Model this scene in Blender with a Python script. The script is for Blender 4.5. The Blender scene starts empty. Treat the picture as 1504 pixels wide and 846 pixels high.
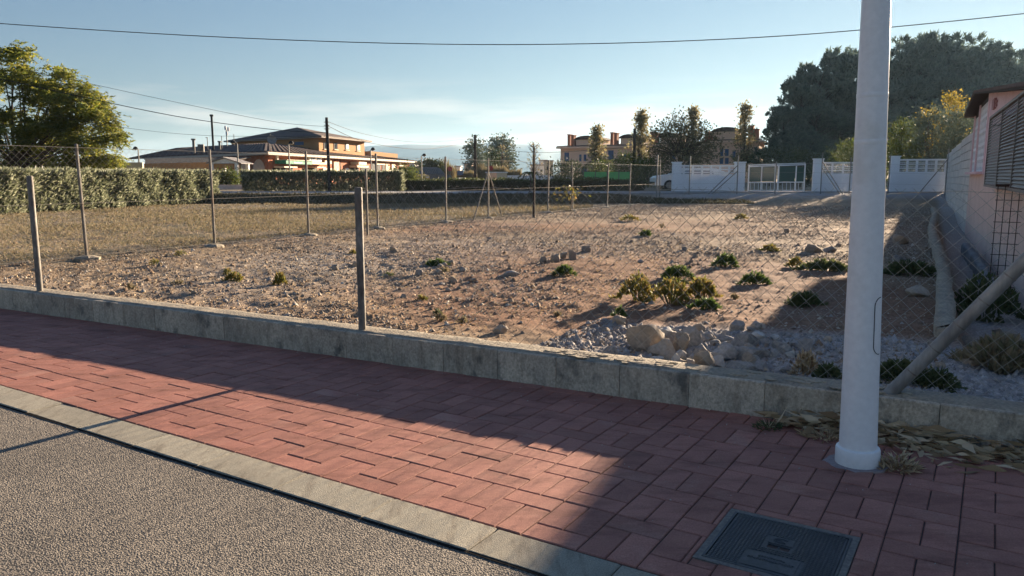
import bpy, bmesh, math, random
import numpy as np
from mathutils import Vector, Matrix
random.seed(7); rng = np.random.default_rng(7)
R = math.radians
scene = bpy.context.scene
COL = scene.collection

# ------------------------------------------------------------------ camera
F, H = 1130.0, 1.55
TH = math.atan(167 / F); CT, ST = math.cos(TH), math.sin(TH)
cam = bpy.data.cameras.new('camera'); cam.sensor_width = 36; cam.lens = F / 1504 * 36
cam.clip_start = 0.05; cam.clip_end = 20000
camo = bpy.data.objects.new('camera', cam); COL.objects.link(camo)
camo.location = (0, 0, H); camo.rotation_euler = (math.pi / 2 - TH, 0, 0)
scene.camera = camo

# ------------------------------------------------------------------ sky and sun
SUN_AZ, SUN_EL = R(35.6), R(11.2)          # azimuth from +Y towards +X
world = bpy.data.worlds.new('World'); scene.world = world; world.use_nodes = True
nt = world.node_tree; nt.nodes.clear()
out = nt.nodes.new('ShaderNodeOutputWorld'); bg = nt.nodes.new('ShaderNodeBackground')
sky = nt.nodes.new('ShaderNodeTexSky'); sky.sky_type = 'NISHITA'; sky.sun_disc = False
sky.sun_elevation = SUN_EL; sky.sun_rotation = SUN_AZ
sky.air_density = 1.0; sky.dust_density = 0.05; sky.ozone_density = 1.4
bg.inputs[1].default_value = 0.05
# thin cloud streaks low above the horizon
tc = nt.nodes.new('ShaderNodeTexCoord')
sep = nt.nodes.new('ShaderNodeSeparateXYZ'); nt.links.new(tc.outputs['Generated'], sep.inputs[0])
mp = nt.nodes.new('ShaderNodeMapping'); mp.inputs['Scale'].default_value = (3.2, 3.2, 26)
nt.links.new(tc.outputs['Generated'], mp.inputs[0])
nz = nt.nodes.new('ShaderNodeTexNoise'); nz.inputs['Scale'].default_value = 1.25; nz.inputs['Detail'].default_value = 6
nz.inputs['Roughness'].default_value = 0.55
nt.links.new(mp.outputs[0], nz.inputs['Vector'])
def ramp(tree, src, pts):
    r = tree.nodes.new('ShaderNodeValToRGB'); el = r.color_ramp.elements
    while len(el) < len(pts): el.new(0.5)
    for e, (p, c) in zip(el, pts):
        e.position = p; e.color = (c, c, c, 1) if not isinstance(c, tuple) else (*c, 1)
    tree.links.new(src, r.inputs[0]); return r
cl = ramp(nt, nz.outputs['Fac'], [(0.44, 0.0), (0.62, 1.0)])
bandr = ramp(nt, sep.outputs['Z'], [(0.0, 0.3), (0.02, 0.9), (0.075, 0.85), (0.12, 0.0)])
mul = nt.nodes.new('ShaderNodeMath'); mul.operation = 'MULTIPLY'
nt.links.new(cl.outputs[0], mul.inputs[0]); nt.links.new(bandr.outputs[0], mul.inputs[1])
mul2 = nt.nodes.new('ShaderNodeMath'); mul2.operation = 'MULTIPLY'; mul2.inputs[1].default_value = 0.75
nt.links.new(mul.outputs[0], mul2.inputs[0])
# the clear sky, bluer and with its bright side held back evenly
def vm(op, a, b):
    n = nt.nodes.new('ShaderNodeVectorMath'); n.operation = op
    for i, x in enumerate((a, b)):
        if isinstance(x, tuple): n.inputs[i].default_value = x
        else: nt.links.new(x, n.inputs[i])
    return n.outputs[0]
den = vm('ADD', vm('MULTIPLY', sky.outputs[0], (1 / 15, 1 / 15, 1 / 8)), (1.0, 1.0, 1.0))
clear = vm('DIVIDE', vm('MULTIPLY', sky.outputs[0], (0.53, 0.62, 0.92)), den)
# the low sky a little deeper than the clear-air model, all the way round
lowr = ramp(nt, sep.outputs['Z'], [(0.0, 0.64), (0.6, 1.0)])
clear = vm('MULTIPLY', clear, lowr.outputs[0])
mixc = nt.nodes.new('ShaderNodeMixRGB'); mixc.inputs[2].default_value = (3.7, 3.45, 3.1, 1)
nt.links.new(mul2.outputs[0], mixc.inputs[0]); nt.links.new(clear, mixc.inputs[1])
nt.links.new(mixc.outputs[0], bg.inputs[0]); nt.links.new(bg.outputs[0], out.inputs[0])

sun = bpy.data.lights.new('sun', 'SUN'); sun.energy = 4.4; sun.angle = R(0.55); sun.color = (1.0, 0.79, 0.57)
suno = bpy.data.objects.new('sun', sun); COL.objects.link(suno)
sd = Vector((math.sin(SUN_AZ) * math.cos(SUN_EL), math.cos(SUN_AZ) * math.cos(SUN_EL), math.sin(SUN_EL)))
suno.rotation_euler = sd.to_track_quat('Z', 'Y').to_euler(); suno.location = (60, 90, 40)
vs = scene.view_settings; vs.view_transform = 'Standard'; vs.look = 'None'; vs.gamma = 1.0
vs.exposure = 2.3; vs.use_curve_mapping = False
scene.cycles.max_bounces = 6; scene.cycles.volume_bounces = 0; scene.cycles.transparent_max_bounces = 8

# ------------------------------------------------------------------ places
def at(px, py, Y):
    """the point of the place that stands Y metres ahead in the direction of a photo pixel"""
    u, v = (px - 752) / F, (py - 423) / F
    d = CT - v * ST
    return Vector((Y * u / d, Y, H - Y * (ST + v * CT) / d))
def gr(px, py, z=0.0):
    u, v = (px - 752) / F, (py - 423) / F
    t = (H - z) / (ST + v * CT)
    return Vector((t * u, t * (CT - v * ST), z))
def hit(px, py, P, D):
    """point of the upright plane through P along D (xy) in a direction"""
    u, v = (px - 752) / F, (py - 423) / F
    d = CT - v * ST
    k = u / d
    # P.x + D.x s = k (P.y + D.y s)
    s = (k * P[1] - P[0]) / (D[0] - k * D[1])
    Y = P[1] + D[1] * s
    return s, H - Y * (ST + v * CT) / d
WA = R(28.2); E1 = Vector((math.cos(WA), -math.sin(WA), 0)); E2 = Vector((math.sin(WA), math.cos(WA), 0))
O = Vector((-1.38, 6.40, 0))               # a point at the foot of the low wall's front
PA = R(32.0); P1 = Vector((math.cos(PA), -math.sin(PA), 0)); P2 = Vector((math.sin(PA), math.cos(PA), 0))
K0 = Vector((-2.07, 4.475, 0))             # a point on the line between kerb and pavers
WT, WTH = 0.232, 0.24                      # low wall height, thickness
FZ = 0.19                                  # level of the dirt lot
RZ = 0.60                                  # level of the far road

# ------------------------------------------------------------------ mesh helpers
class MB:
    def __init__(s): s.v = []; s.f = []
    def add(s, vs_, fs): 
        n = len(s.v); s.v += [tuple(x) for x in vs_]; s.f += [tuple(i + n for i in q) for q in fs]; return s
    def box(s, c, size, rz=0.0, M=None):
        x, y, z = [k / 2 for k in size]
        P = [Vector((a * x, b * y, d * z)) for d in (-1, 1) for a, b in ((-1, -1), (1, -1), (1, 1), (-1, 1))]
        if M is not None: P = [M @ p for p in P]
        elif rz:
            m = Matrix.Rotation(rz, 3, 'Z'); P = [m @ p for p in P]
        c = Vector(c)
        return s.add([p + c for p in P], [(3, 2, 1, 0), (4, 5, 6, 7), (0, 1, 5, 4), (1, 2, 6, 5), (2, 3, 7, 6), (3, 0, 4, 7)])
    def span(s, a, b, w, h):
        """box beam from a to b, w wide (sideways), h high"""
        a, b = Vector(a), Vector(b); d = b - a; L = d.length; d.normalize()
        up = Vector((0, 0, 1)) if abs(d.z) < 0.95 else Vector((0, 1, 0))
        r = d.cross(up).normalized(); u = r.cross(d)
        M = Matrix((d, r, u)).transposed()
        return s.box((a + b) / 2, (L, w, h), M=M)
    def tube(s, a, b, r0, r1=None, n=8, caps=True):
        r1 = r0 if r1 is None else r1
        a, b = Vector(a), Vector(b); d = (b - a).normalized()
        up = Vector((0, 0, 1)) if abs(d.z) < 0.9 else Vector((1, 0, 0))
        x = d.cross(up).normalized(); y = d.cross(x)
        vs_ = []
        for p, r in ((a, r0), (b, r1)):
            for k in range(n):
                t = 2 * math.pi * k / n; vs_.append(p + (x * math.cos(t) + y * math.sin(t)) * r)
        fs = [(k, (k + 1) % n, n + (k + 1) % n, n + k) for k in range(n)]
        if caps: fs += [tuple(range(n - 1, -1, -1)), tuple(range(n, 2 * n))]
        return s.add(vs_, fs)
    def path(s, pts, rad, n=6):
        pts = [Vector(p) for p in pts]; vs_ = []; m = len(pts)
        if not hasattr(rad, '__len__'): rad = [rad] * m
        for i, p in enumerate(pts):
            d = (pts[min(i + 1, m - 1)] - pts[max(i - 1, 0)]).normalized()
            up = Vector((0, 0, 1)) if abs(d.z) < 0.9 else Vector((1, 0, 0))
            x = d.cross(up).normalized(); y = d.cross(x)
            for k in range(n):
                t = 2 * math.pi * k / n; vs_.append(p + (x * math.cos(t) + y * math.sin(t)) * rad[i])
        fs = [(i * n + k, i * n + (k + 1) % n, (i + 1) * n + (k + 1) % n, (i + 1) * n + k) for i in range(m - 1) for k in range(n)]
        fs += [tuple(range(n - 1, -1, -1)), tuple(range((m - 1) * n, m * n))]
        return s.add(vs_, fs)
    def lathe(s, prof, c=(0, 0, 0), n=24):
        c = Vector(c); vs_ = []; m = len(prof)
        for r, z in prof:
            for k in range(n):
                t = 2 * math.pi * k / n; vs_.append(c + Vector((r * math.cos(t), r * math.sin(t), z)))
        fs = [(i * n + k, i * n + (k + 1) % n, (i + 1) * n + (k + 1) % n, (i + 1) * n + k) for i in range(m - 1) for k in range(n)]
        fs += [tuple(range(n - 1, -1, -1)), tuple(range((m - 1) * n, m * n))]
        return s.add(vs_, fs)
    def prism(s, poly, h, base=0.0):
        """upright prism over an xy polygon (ccw)"""
        n = len(poly)
        vs_ = [Vector((p[0], p[1], base)) for p in poly] + [Vector((p[0], p[1], base + h)) for p in poly]
        fs = [tuple(range(n - 1, -1, -1)), tuple(range(n, 2 * n))] + [(k, (k + 1) % n, n + (k + 1) % n, n + k) for k in range(n)]
        return s.add(vs_, fs)
    def solid(s, poly, off):
        """closed slab: polygon of 3-D points and the same shifted by off"""
        off = Vector(off); n = len(poly); poly = [Vector(p) for p in poly]
        fs = [tuple(range(n)), tuple(range(2 * n - 1, n - 1, -1))] + [(k, n + k, n + (k + 1) % n, (k + 1) % n) for k in range(n)]
        return s.add(poly + [p + off for p in poly], fs)
    def build(s, name, m, parent=None, loc=None, rz=0.0, smooth=False):
        me = bpy.data.meshes.new(name); me.from_pydata(s.v, [], s.f); me.update()
        bm = bmesh.new(); bm.from_mesh(me); bmesh.ops.recalc_face_normals(bm, faces=bm.faces); bm.to_mesh(me); bm.free()
        if smooth: me.shade_smooth(); me.set_sharp_from_angle(angle=R(40))
        return link(name, me, m, parent, loc, rz)
def link(name, me, m, parent=None, loc=None, rz=0.0):
    o = bpy.data.objects.new(name, me); COL.objects.link(o)
    if m is not None and len(me.materials) == 0: me.materials.append(m)
    if parent is not None: o.parent = parent
    if loc is not None: o.location = loc
    o.rotation_euler.z = rz
    return o
def empty(name, loc, label, cat, group=None, rz=0.0):
    o = bpy.data.objects.new(name, None); COL.objects.link(o); o.location = loc; o.rotation_euler.z = rz
    o.empty_display_size = 0.2
    return tag(o, label, cat, group)
def tag(o, label=None, cat=None, group=None, kind=None):
    if label: o['label'] = label
    if cat: o['category'] = cat
    if group: o['group'] = group
    if kind: o['kind'] = kind
    return o
def copy_tree(o, parent=None):
    c = o.copy(); COL.objects.link(c); c.parent = parent
    for ch in list(o.children): copy_tree(ch, c)
    return c
def np_mesh(name, V, Q, mat_, parent=None, loc=None, smooth=False):
    """fast mesh from numpy vertex and face arrays (all faces with the same corner count)"""
    V = np.asarray(V, np.float32); Q = np.asarray(Q, np.int32); k = Q.shape[1]
    me = bpy.data.meshes.new(name); me.vertices.add(len(V)); me.vertices.foreach_set('co', V.ravel())
    me.loops.add(Q.size); me.loops.foreach_set('vertex_index', Q.ravel())
    me.polygons.add(len(Q)); me.polygons.foreach_set('loop_start', np.arange(0, Q.size, k, dtype=np.int32))
    me.polygons.foreach_set('loop_total', np.full(len(Q), k, np.int32)) if False else None
    me.update(calc_edges=True); me.validate()
    if smooth: me.shade_smooth()
    return link(name, me, mat_, parent, loc)
def unit(a): return a / np.maximum(np.linalg.norm(a, axis=1, keepdims=True), 1e-9)
def leaf_arrays(C, D, L, W, flat=None):
    """diamond leaves: root C, direction D, length L, width W (arrays)"""
    n = len(C); D = unit(D); q = rng.normal(size=(n, 3))
    if flat is not None: q = q * (1 - flat) + np.array([[0, 0, 1.0]]) * flat
    S = unit(np.cross(D, q)); L = np.broadcast_to(np.asarray(L), (n,))[:, None]; W = np.broadcast_to(np.asarray(W), (n,))[:, None]
    N = np.cross(D, S)
    V = np.stack([C, C + D * L * .45 + S * W * .5 + N * L * .06, C + D * L, C + D * L * .45 - S * W * .5 + N * L * .06], 1).reshape(-1, 3)
    return V, np.arange(4 * n).reshape(n, 4)
def leaves(name, C, D, L, W, m, parent=None, loc=None, flat=None):
    V, Q = leaf_arrays(C, D, L, W, flat)
    return np_mesh(name, V, Q, m, parent, loc)

def _hash(ix, iy, seed):
    h = (ix.astype(np.int64) * 374761393 + iy.astype(np.int64) * 668265263 + seed * 1442695041) & 0x7fffffff
    h = ((h ^ (h >> 13)) * 1274126177) & 0x7fffffff
    return ((h ^ (h >> 16)) & 0xffff) / 65535.0
def vnoise(x, y, scale, seed=0):
    x, y = x / scale, y / scale; ix, iy = np.floor(x), np.floor(y); fx, fy = x - ix, y - iy
    fx = fx * fx * (3 - 2 * fx); fy = fy * fy * (3 - 2 * fy)
    a, b = _hash(ix, iy, seed), _hash(ix + 1, iy, seed); c, d = _hash(ix, iy + 1, seed), _hash(ix + 1, iy + 1, seed)
    return (a * (1 - fx) + b * fx) * (1 - fy) + (c * (1 - fx) + d * fx) * fy - 0.5
def sst(x, a, b):
    t = np.clip((x - a) / (b - a), 0, 1); return t * t * (3 - 2 * t)

# ------------------------------------------------------------------ materials
def base_mat(name):
    m = bpy.data.materials.new(name); m.use_nodes = True; t = m.node_tree
    return m, t, t.nodes['Principled BSDF']
def N(t, typ, **kw):
    n = t.nodes.new(typ)
    for k, v in kw.items():
        if k in n.inputs: n.inputs[k].default_value = v
        else: setattr(n, k, v)
    return n
def mixrgb(t, fac, a, b, mode='MIX'):
    n = t.nodes.new('ShaderNodeMixRGB'); n.blend_type = mode
    for i, x in enumerate((fac, a, b)):
        if hasattr(x, 'is_linked') or isinstance(x, bpy.types.NodeSocket): t.links.new(x, n.inputs[i])
        else: n.inputs[i].default_value = x if i == 0 else (*x, 1)
    return n.outputs[0]
def mat(name, col, rough=0.8, col2=None, scale=4.0, lo=.4, hi=.65, stretch=(1, 1, 1), fine=0.18, fscale=60, bump=0.0, bscale=80, metal=0.0,
        rand=0.0, isl=0.0, spec=0.3, world=False, col3=None, scale3=12):
    m, t, b = base_mat(name)
    if world: src = N(t, 'ShaderNodeNewGeometry').outputs['Position']
    else: src = N(t, 'ShaderNodeTexCoord').outputs['Object']
    mpn = N(t, 'ShaderNodeMapping'); mpn.inputs['Scale'].default_value = stretch; t.links.new(src, mpn.inputs[0])
    oi = N(t, 'ShaderNodeObjectInfo')
    w = N(t, 'ShaderNodeMath', operation='MULTIPLY'); t.links.new(oi.outputs['Random'], w.inputs[0]); w.inputs[1].default_value = 37.0
    def noise(sc, det=5.0, ro=.6):
        n = N(t, 'ShaderNodeTexNoise', noise_dimensions='4D'); n.inputs['Scale'].default_value = sc; n.inputs['Detail'].default_value = det
        n.inputs['Roughness'].default_value = ro
        t.links.new(mpn.outputs[0], n.inputs['Vector']); t.links.new(w.outputs[0], n.inputs['W']); return n.outputs['Fac']
    c = None
    if col2 is not None:
        c = mixrgb(t, ramp(t, noise(scale), [(lo, 0.0), (hi, 1.0)]).outputs[0], col, col2)
    if col3 is not None:
        c = mixrgb(t, ramp(t, noise(scale3), [(0.55, 0.0), (0.68, 1.0)]).outputs[0], c if c is not None else col, col3)
    fr = ramp(t, noise(fscale, 3), [(0.25, 1 - fine * 1.6), (0.75, 1 + fine)])
    c = mixrgb(t, 1.0, c if c is not None else col, fr.outputs[0], 'MULTIPLY')
    for amt, sock in ((rand, oi.outputs['Random']), (isl, N(t, 'ShaderNodeNewGeometry').outputs['Random Per Island'])):
        if amt:
            c = mixrgb(t, 1.0, c, ramp(t, sock, [(0.0, 1 - amt), (1.0, 1 + amt)]).outputs[0], 'MULTIPLY')
    t.links.new(c, b.inputs['Base Color'])
    b.inputs['Roughness'].default_value = rough; b.inputs['Metallic'].default_value = metal; b.inputs['Specular IOR Level'].default_value = spec
    if bump:
        bn = N(t, 'ShaderNodeBump'); bn.inputs['Strength'].default_value = bump; bn.inputs['Distance'].default_value = 0.02
        t.links.new(noise(bscale, 4), bn.inputs['Height']); t.links.new(bn.outputs[0], b.inputs['Normal'])
    return m
def leaf_mat(name, cols, trans=0.35, rough=0.55, patch=0.0):
    """leaf: colour per leaf between the given colours, light passing through"""
    m, t, b = base_mat(name)
    rnd = N(t, 'ShaderNodeNewGeometry').outputs['Random Per Island']
    r = ramp(t, rnd, [(i / max(1, len(cols) - 1), c) for i, c in enumerate(cols)])
    c = r.outputs[0]
    if patch:
        nz_ = N(t, 'ShaderNodeTexNoise'); nz_.inputs['Scale'].default_value = patch
        t.links.new(N(t, 'ShaderNodeTexCoord').outputs['Object'], nz_.inputs['Vector'])
        c = mixrgb(t, 1.0, c, ramp(t, nz_.outputs['Fac'], [(0.35, .72), (0.65, 1.25)]).outputs[0], 'MULTIPLY')
    t.links.new(c, b.inputs['Base Color']); b.inputs['Roughness'].default_value = rough; b.inputs['Specular IOR Level'].default_value = 0.25
    tr = N(t, 'ShaderNodeBsdfTranslucent'); t.links.new(c, tr.inputs[0])
    mx = N(t, 'ShaderNodeMixShader'); mx.inputs[0].default_value = trans
    t.links.new(b.outputs[0], mx.inputs[1]); t.links.new(tr.outputs[0], mx.inputs[2])
    t.links.new(mx.outputs[0], t.nodes['Material Output'].inputs[0])
    return m
def flat(name, col, rough=0.7, metal=0.0): return mat(name, col, rough, fine=0.08, fscale=25, metal=metal)

X = {}
X['paver'] = mat('red_paver', (.39, .17, .125), .82, col2=(.31, .13, .098), scale=6, lo=.42, hi=.75, fine=.2, fscale=140, bump=.25, bscale=260, rand=.13, isl=.13, col3=(.40, .20, .15), scale3=2.2)
X['joint'] = mat('joint_sand', (.10, .065, .055), .95, fine=.3, world=True)
X['kerb'] = mat('kerb_concrete', (.38, .345, .265), .9, col2=(.30, .275, .215), scale=3, fine=.28, fscale=160, bump=.35, bscale=220, rand=.08)
X['wall'] = mat('low_wall_concrete', (.56, .475, .36), .92, col2=(.42, .36, .28), scale=2.6, lo=.38, hi=.62, stretch=(1, 1, .8), fine=.3, fscale=70, bump=.3, bscale=90, rand=.1, col3=(.20, .185, .155), scale3=7)
X['mortar'] = mat('old_mortar', (.36, .31, .23), .95, col2=(.26, .225, .175), scale=6, fine=.25, fscale=50, bump=.6, bscale=40, rand=.08)
X['white_steel'] = mat('white_painted_column', (.85, .83, .81), .42, col2=(.81, .79, .78), scale=1.2, fine=.05, fscale=30, bump=.02, bscale=12, spec=.4, col3=(.72, .69, .65), scale3=1.6)
X['galv'] = mat('galvanised_pipe', (.27, .265, .25), .55, col2=(.19, .18, .17), scale=7, stretch=(1, 1, .25), fine=.15, fscale=40, metal=.35)
X['galv_dark'] = mat('weathered_galvanised_post', (.25, .235, .21), .7, col2=(.14, .12, .10), scale=9, stretch=(1, 1, .35), fine=.3, bump=.2, bscale=60, col3=(.17, .12, .085), scale3=5, fscale=40, metal=.2)
X['wire'] = mat('galvanised_wire', (.36, .33, .27), .5, fine=.1, metal=.3)
X['rust'] = mat('rusty_steel', (.085, .045, .03), .85, col2=(.05, .032, .026), scale=14, fine=.3, metal=.1)
X['wood_pole'] = mat('tarred_wood', (.075, .06, .05), .9, col2=(.045, .037, .032), stretch=(8, 8, .5), scale=3, fine=.3)
X['cable'] = flat('black_cable', (.025, .025, .027), .6)
X['rock'] = mat('limestone_rubble', (.36, .30, .235), .94, col2=(.26, .215, .165), scale=5, fine=.22, fscale=40, bump=.5, bscale=30, rand=.18)
X['rock_grey'] = mat('grey_concrete_rubble', (.33, .31, .285), .94, col2=(.23, .215, .20), scale=6, fine=.22, fscale=45, bump=.5, bscale=34, rand=.18)
X['rock_white'] = mat('pale_stone', (.52, .50, .46), .85, col2=(.42, .40, .36), scale=5, fine=.15, bump=.3, rand=.08)
X['pebble'] = mat('mixed_pebble', (.40, .345, .285), .92, col2=(.33, .25, .19), scale=2.0, fine=.3, isl=.35, world=True, col3=(.42, .37, .31), scale3=6)
m, t, b = base_mat('stone_palette'); X['pebble'] = m
c = ramp(t, N(t, 'ShaderNodeNewGeometry').outputs['Random Per Island'], [(0, (.20, .14, .095)), (.25, (.33, .26, .18)), (.5, (.43, .37, .29)), (.68, (.30, .265, .23)), (.85, (.34, .25, .165)), (1, (.60, .54, .44))]).outputs[0]
t.links.new(c, b.inputs['Base Color']); b.inputs['Roughness'].default_value = .9; b.inputs['Specular IOR Level'].default_value = .2
X['clod'] = mat('soil_clod', (.25, .175, .115), .96, col2=(.19, .125, .08), scale=3, fine=.3, isl=.25, world=True)
X['pink'] = mat('pink_render', (.80, .57, .58), .9, col2=(.74, .52, .53), scale=1.1, fine=.1, fscale=30, bump=.2, bscale=50)
X['salmon'] = mat('salmon_render', (.80, .60, .51), .9, col2=(.74, .54, .455), scale=1.4, fine=.1, fscale=30, bump=.15, bscale=50)
X['block'] = mat('pale_cinder_block', (.78, .71, .62), .92, col2=(.68, .61, .53), scale=3, fine=.15, fscale=50, bump=.3, rand=.08)
X['white'] = mat('white_render', (.84, .84, .84), .8, col2=(.78, .78, .78), scale=1.3, fine=.05, bump=.08)
X['slat'] = mat('brown_metal_slat', (.22, .195, .175), .55, fine=.12, rand=.1, metal=.2)
X['dark'] = flat('dark_interior', (.015, .017, .02), .8)
X['soffit'] = mat('dark_roof_board', (.06, .05, .045), .85, fine=.25)
X['roof_dark'] = mat('dark_roof_tile', (.125, .08, .062), .85, col2=(.085, .058, .048), scale=2, fine=.25, fscale=12, rand=.12)
X['fascia'] = flat('pale_fascia', (.42, .36, .30), .7)
X['ochre'] = mat('ochre_render', (.44, .24, .105), .9, col2=(.40, .21, .095), scale=.6, fine=.08)
X['brickred'] = mat('orange_brick_render', (.43, .155, .075), .9, col2=(.36, .12, .06), scale=1.2, fine=.15)
X['peach'] = mat('peach_render', (.80, .56, .40), .9, col2=(.74, .51, .36), scale=.4, fine=.06)
X['brick_chimney'] = mat('terracotta_chimney', (.42, .17, .10), .9, fine=.15)
X['cream'] = flat('cream_paint', (.68, .58, .40), .7)
X['green_sign'] = flat('green_awning', (.03, .22, .13), .7)
X['blue'] = flat('blue_shutter', (.07, .12, .22), .6)
X['glass'] = mat('window_glass', (.05, .06, .075), .08, fine=.02, spec=.8)
X['bright_glass'] = mat('pale_window_blind', (.72, .66, .55), .4, fine=.05)
X['green_sheet'] = mat('dark_green_sheet', (.035, .085, .07), .6, fine=.1, fscale=3)
X['tarp'] = mat('bright_green_netting', (.16, .52, .16), .8, fine=.1, fscale=3)
X['asph_far'] = mat('far_road_asphalt', (.33, .325, .32), .9, col2=(.28, .275, .265), scale=.4, fine=.12, fscale=6, world=True)
X['bark'] = mat('brown_bark', (.11, .08, .058), .95, col2=(.07, .052, .04), scale=6, stretch=(3, 3, .6), fine=.3)
X['cast_iron'] = mat('worn_cast_iron', (.075, .082, .09), .55, col2=(.05, .055, .06), scale=6, fine=.25, fscale=60, metal=.4)
X['mountain'] = mat('scrub_mountain', (.13, .14, .12), 1.0, col2=(.09, .11, .09), scale=.004, fine=.2, fscale=.02, world=True)
X['car_white'] = flat('white_car_paint', (.7, .7, .7), .3)
X['car_grey'] = flat('grey_car_paint', (.10, .115, .135), .3, .3)
X['car_yellow'] = flat('yellow_car_paint', (.55, .36, .09), .35)
X['tyre'] = flat('black_rubber', (.02, .02, .02), .9)
X['red'] = flat('red_paint', (.42, .05, .04), .6)
# leaves
X['oleander'] = leaf_mat('oleander_leaf', [(.08, .095, .05), (.21, .23, .14), (.42, .43, .31)], .5, .4)
X['hedge_core'] = mat('shaded_stems', (.035, .04, .022), 1.0, fine=.3)  # dark tone for the added core block and the open hedge's stems
X['feather'] = leaf_mat('feathery_yellow_green_leaf', [(.10, .14, .03), (.19, .215, .035), (.31, .27, .045)], .55, .6, .35)
X['pine'] = leaf_mat('pine_needles', [(.075, .115, .10), (.10, .145, .12), (.13, .17, .13)], .42, .6, .35)
X['poplar'] = leaf_mat('autumn_poplar_leaf', [(.15, .15, .08), (.23, .205, .11), (.32, .255, .125)], .5, .6)
X['autumn'] = leaf_mat('dull_autumn_leaf', [(.09, .09, .055), (.16, .14, .07), (.22, .16, .08)], .5, .7)
X['pine_bark'] = mat('dark_pine_bark', (.045, .042, .038), .95, fine=.3)
X['greybush'] = leaf_mat('grey_green_leaf', [(.07, .095, .065), (.10, .13, .095), (.13, .16, .12)], .25, .6)
X['yellow'] = leaf_mat('yellow_leaf', [(.26, .20, .03), (.36, .27, .05), (.22, .2, .04)], .45, .6)
X['midgreen'] = leaf_mat('mid_green_leaf', [(.05, .08, .022), (.09, .12, .03), (.14, .15, .04)], .35, .6)
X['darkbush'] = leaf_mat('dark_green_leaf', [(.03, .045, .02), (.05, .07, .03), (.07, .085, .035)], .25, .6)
X['topleaf'] = leaf_mat('low_hedge_leaf', [(.045, .06, .02), (.085, .11, .03), (.13, .14, .035)], .35, .6)  # lighter green that paints sunlight onto the low hedge's top leaves
X['weed'] = leaf_mat('fresh_weed_leaf', [(.05, .085, .025), (.09, .14, .035), (.16, .20, .06)], .35, .6)
X['weed_dark'] = leaf_mat('dull_weed_leaf', [(.06, .085, .035), (.10, .125, .05), (.13, .135, .065)], .3, .7)
X['weed_yellow'] = leaf_mat('yellowing_weed_leaf', [(.10, .12, .03), (.22, .20, .05), (.24, .15, .05)], .4, .6)
X['dry'] = leaf_mat('dry_grass_blade', [(.23, .18, .11), (.30, .24, .15), (.15, .15, .075)], .3, .8)
X['straw'] = leaf_mat('dead_leaf', [(.22, .135, .065), (.50, .37, .22), (.72, .57, .37)], .2, .8)
X['reed'] = leaf_mat('dry_reed', [(.20, .17, .09), (.27, .21, .11), (.15, .15, .07)], .35, .8)

# wear: large soft stains laid over the pavers and the street
def stain(m, scale, lo, hi, amt, stretch=(1, 1, 1), tint=(.45, .40, .38)):
    t = m.node_tree; b = t.nodes['Principled BSDF']; src = b.inputs['Base Color'].links[0].from_socket
    mp_ = N(t, 'ShaderNodeMapping'); mp_.inputs['Scale'].default_value = stretch; mp_.inputs['Rotation'].default_value = (0, 0, PA)
    t.links.new(N(t, 'ShaderNodeNewGeometry').outputs['Position'], mp_.inputs[0])
    n_ = N(t, 'ShaderNodeTexNoise'); n_.inputs['Scale'].default_value = scale; n_.inputs['Detail'].default_value = 6; n_.inputs['Roughness'].default_value = .7
    t.links.new(mp_.outputs[0], n_.inputs['Vector'])
    r_ = ramp(t, n_.outputs['Fac'], [(lo, 0.0), (hi, amt)])
    t.links.new(mixrgb(t, r_.outputs[0], src, mixrgb(t, 1.0, src, tint, 'MULTIPLY')), b.inputs['Base Color'])
stain(X['paver'], 2.2, .48, .72, .8, (1, 3.5, 1)); stain(X['paver'], .8, .5, .75, .45, tint=(1.15, 1.2, 1.2))
stain(X['kerb'], 3.0, .5, .7, .7, (5, 1, 1)); stain(X['wall'], 5.0, .5, .68, .75, (2, 2, .6), (.5, .48, .45))
stain(X['pink'], 1.2, .5, .75, .3, (1, 1, .3)); stain(X['salmon'], 1.2, .5, .75, .35, (1, 1, .4))
# ------------------------------------------------------------------ ground
def lot(x, y):
    dx, dy = x - O.x, y - O.y
    return dx * E1.x + dy * E1.y, dx * E2.x + dy * E2.y
def lw(a, b, z=0.0): return O + E1 * a + E2 * b + Vector((0, 0, z))
FENCE_A, PINK_A, CURB_A = -7.75, 5.37, 4.45
def ground_z(x, y, rough=True):
    x, y = np.asarray(x, float), np.asarray(y, float)
    a, b = lot(x, y)
    w = sst(x, 4, 10)
    ya, yb = 36.4 * (1 - w) + 33.5 * w, 37.6 * (1 - w) + 42 * w
    t = sst(y, ya, yb)
    z = FZ + (RZ - FZ) * t
    tr = sst(a, CURB_A + .1, CURB_A + .22) * sst(b, 1.6, 2.6) * (1 - sst(b, 24, 29)) * (1 - sst(a, PINK_A + .2, PINK_A + .5))
    z = z - tr * 0.30
    z = z + 17 * np.exp(-((x - 150) / 62) ** 2 - ((y - 205) / 55) ** 2) * sst(y, 60, 120)
    if rough:
        k = (1 - t) * np.clip(1.2 - y / 60, .25, 1)
        n = vnoise(x, y, 2.3, 1) * .06 + vnoise(x, y, .7, 2) * .034 + vnoise(x, y, .24, 3) * .03 + vnoise(x, y, .09, 4) * .024
        heap = .05 * np.exp(-((a - 3.9) / .8) ** 2 - ((b - 1.3) / 1.0) ** 2) + -.025 * sst(a, 1.0, 2.0) * (1 - sst(a, 3.4, 4.2)) * (1 - sst(b, 1.2, 2.4))
        z = z + n * k * sst(b, .2, .8) + heap + t * vnoise(x, y, .8, 9) * .03
    z = z + (-0.5 - z) * (1 - sst(b, .05, .16))
    return z
def gz(x, y): return float(ground_z(np.array([x]), np.array([y]))[0])
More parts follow.
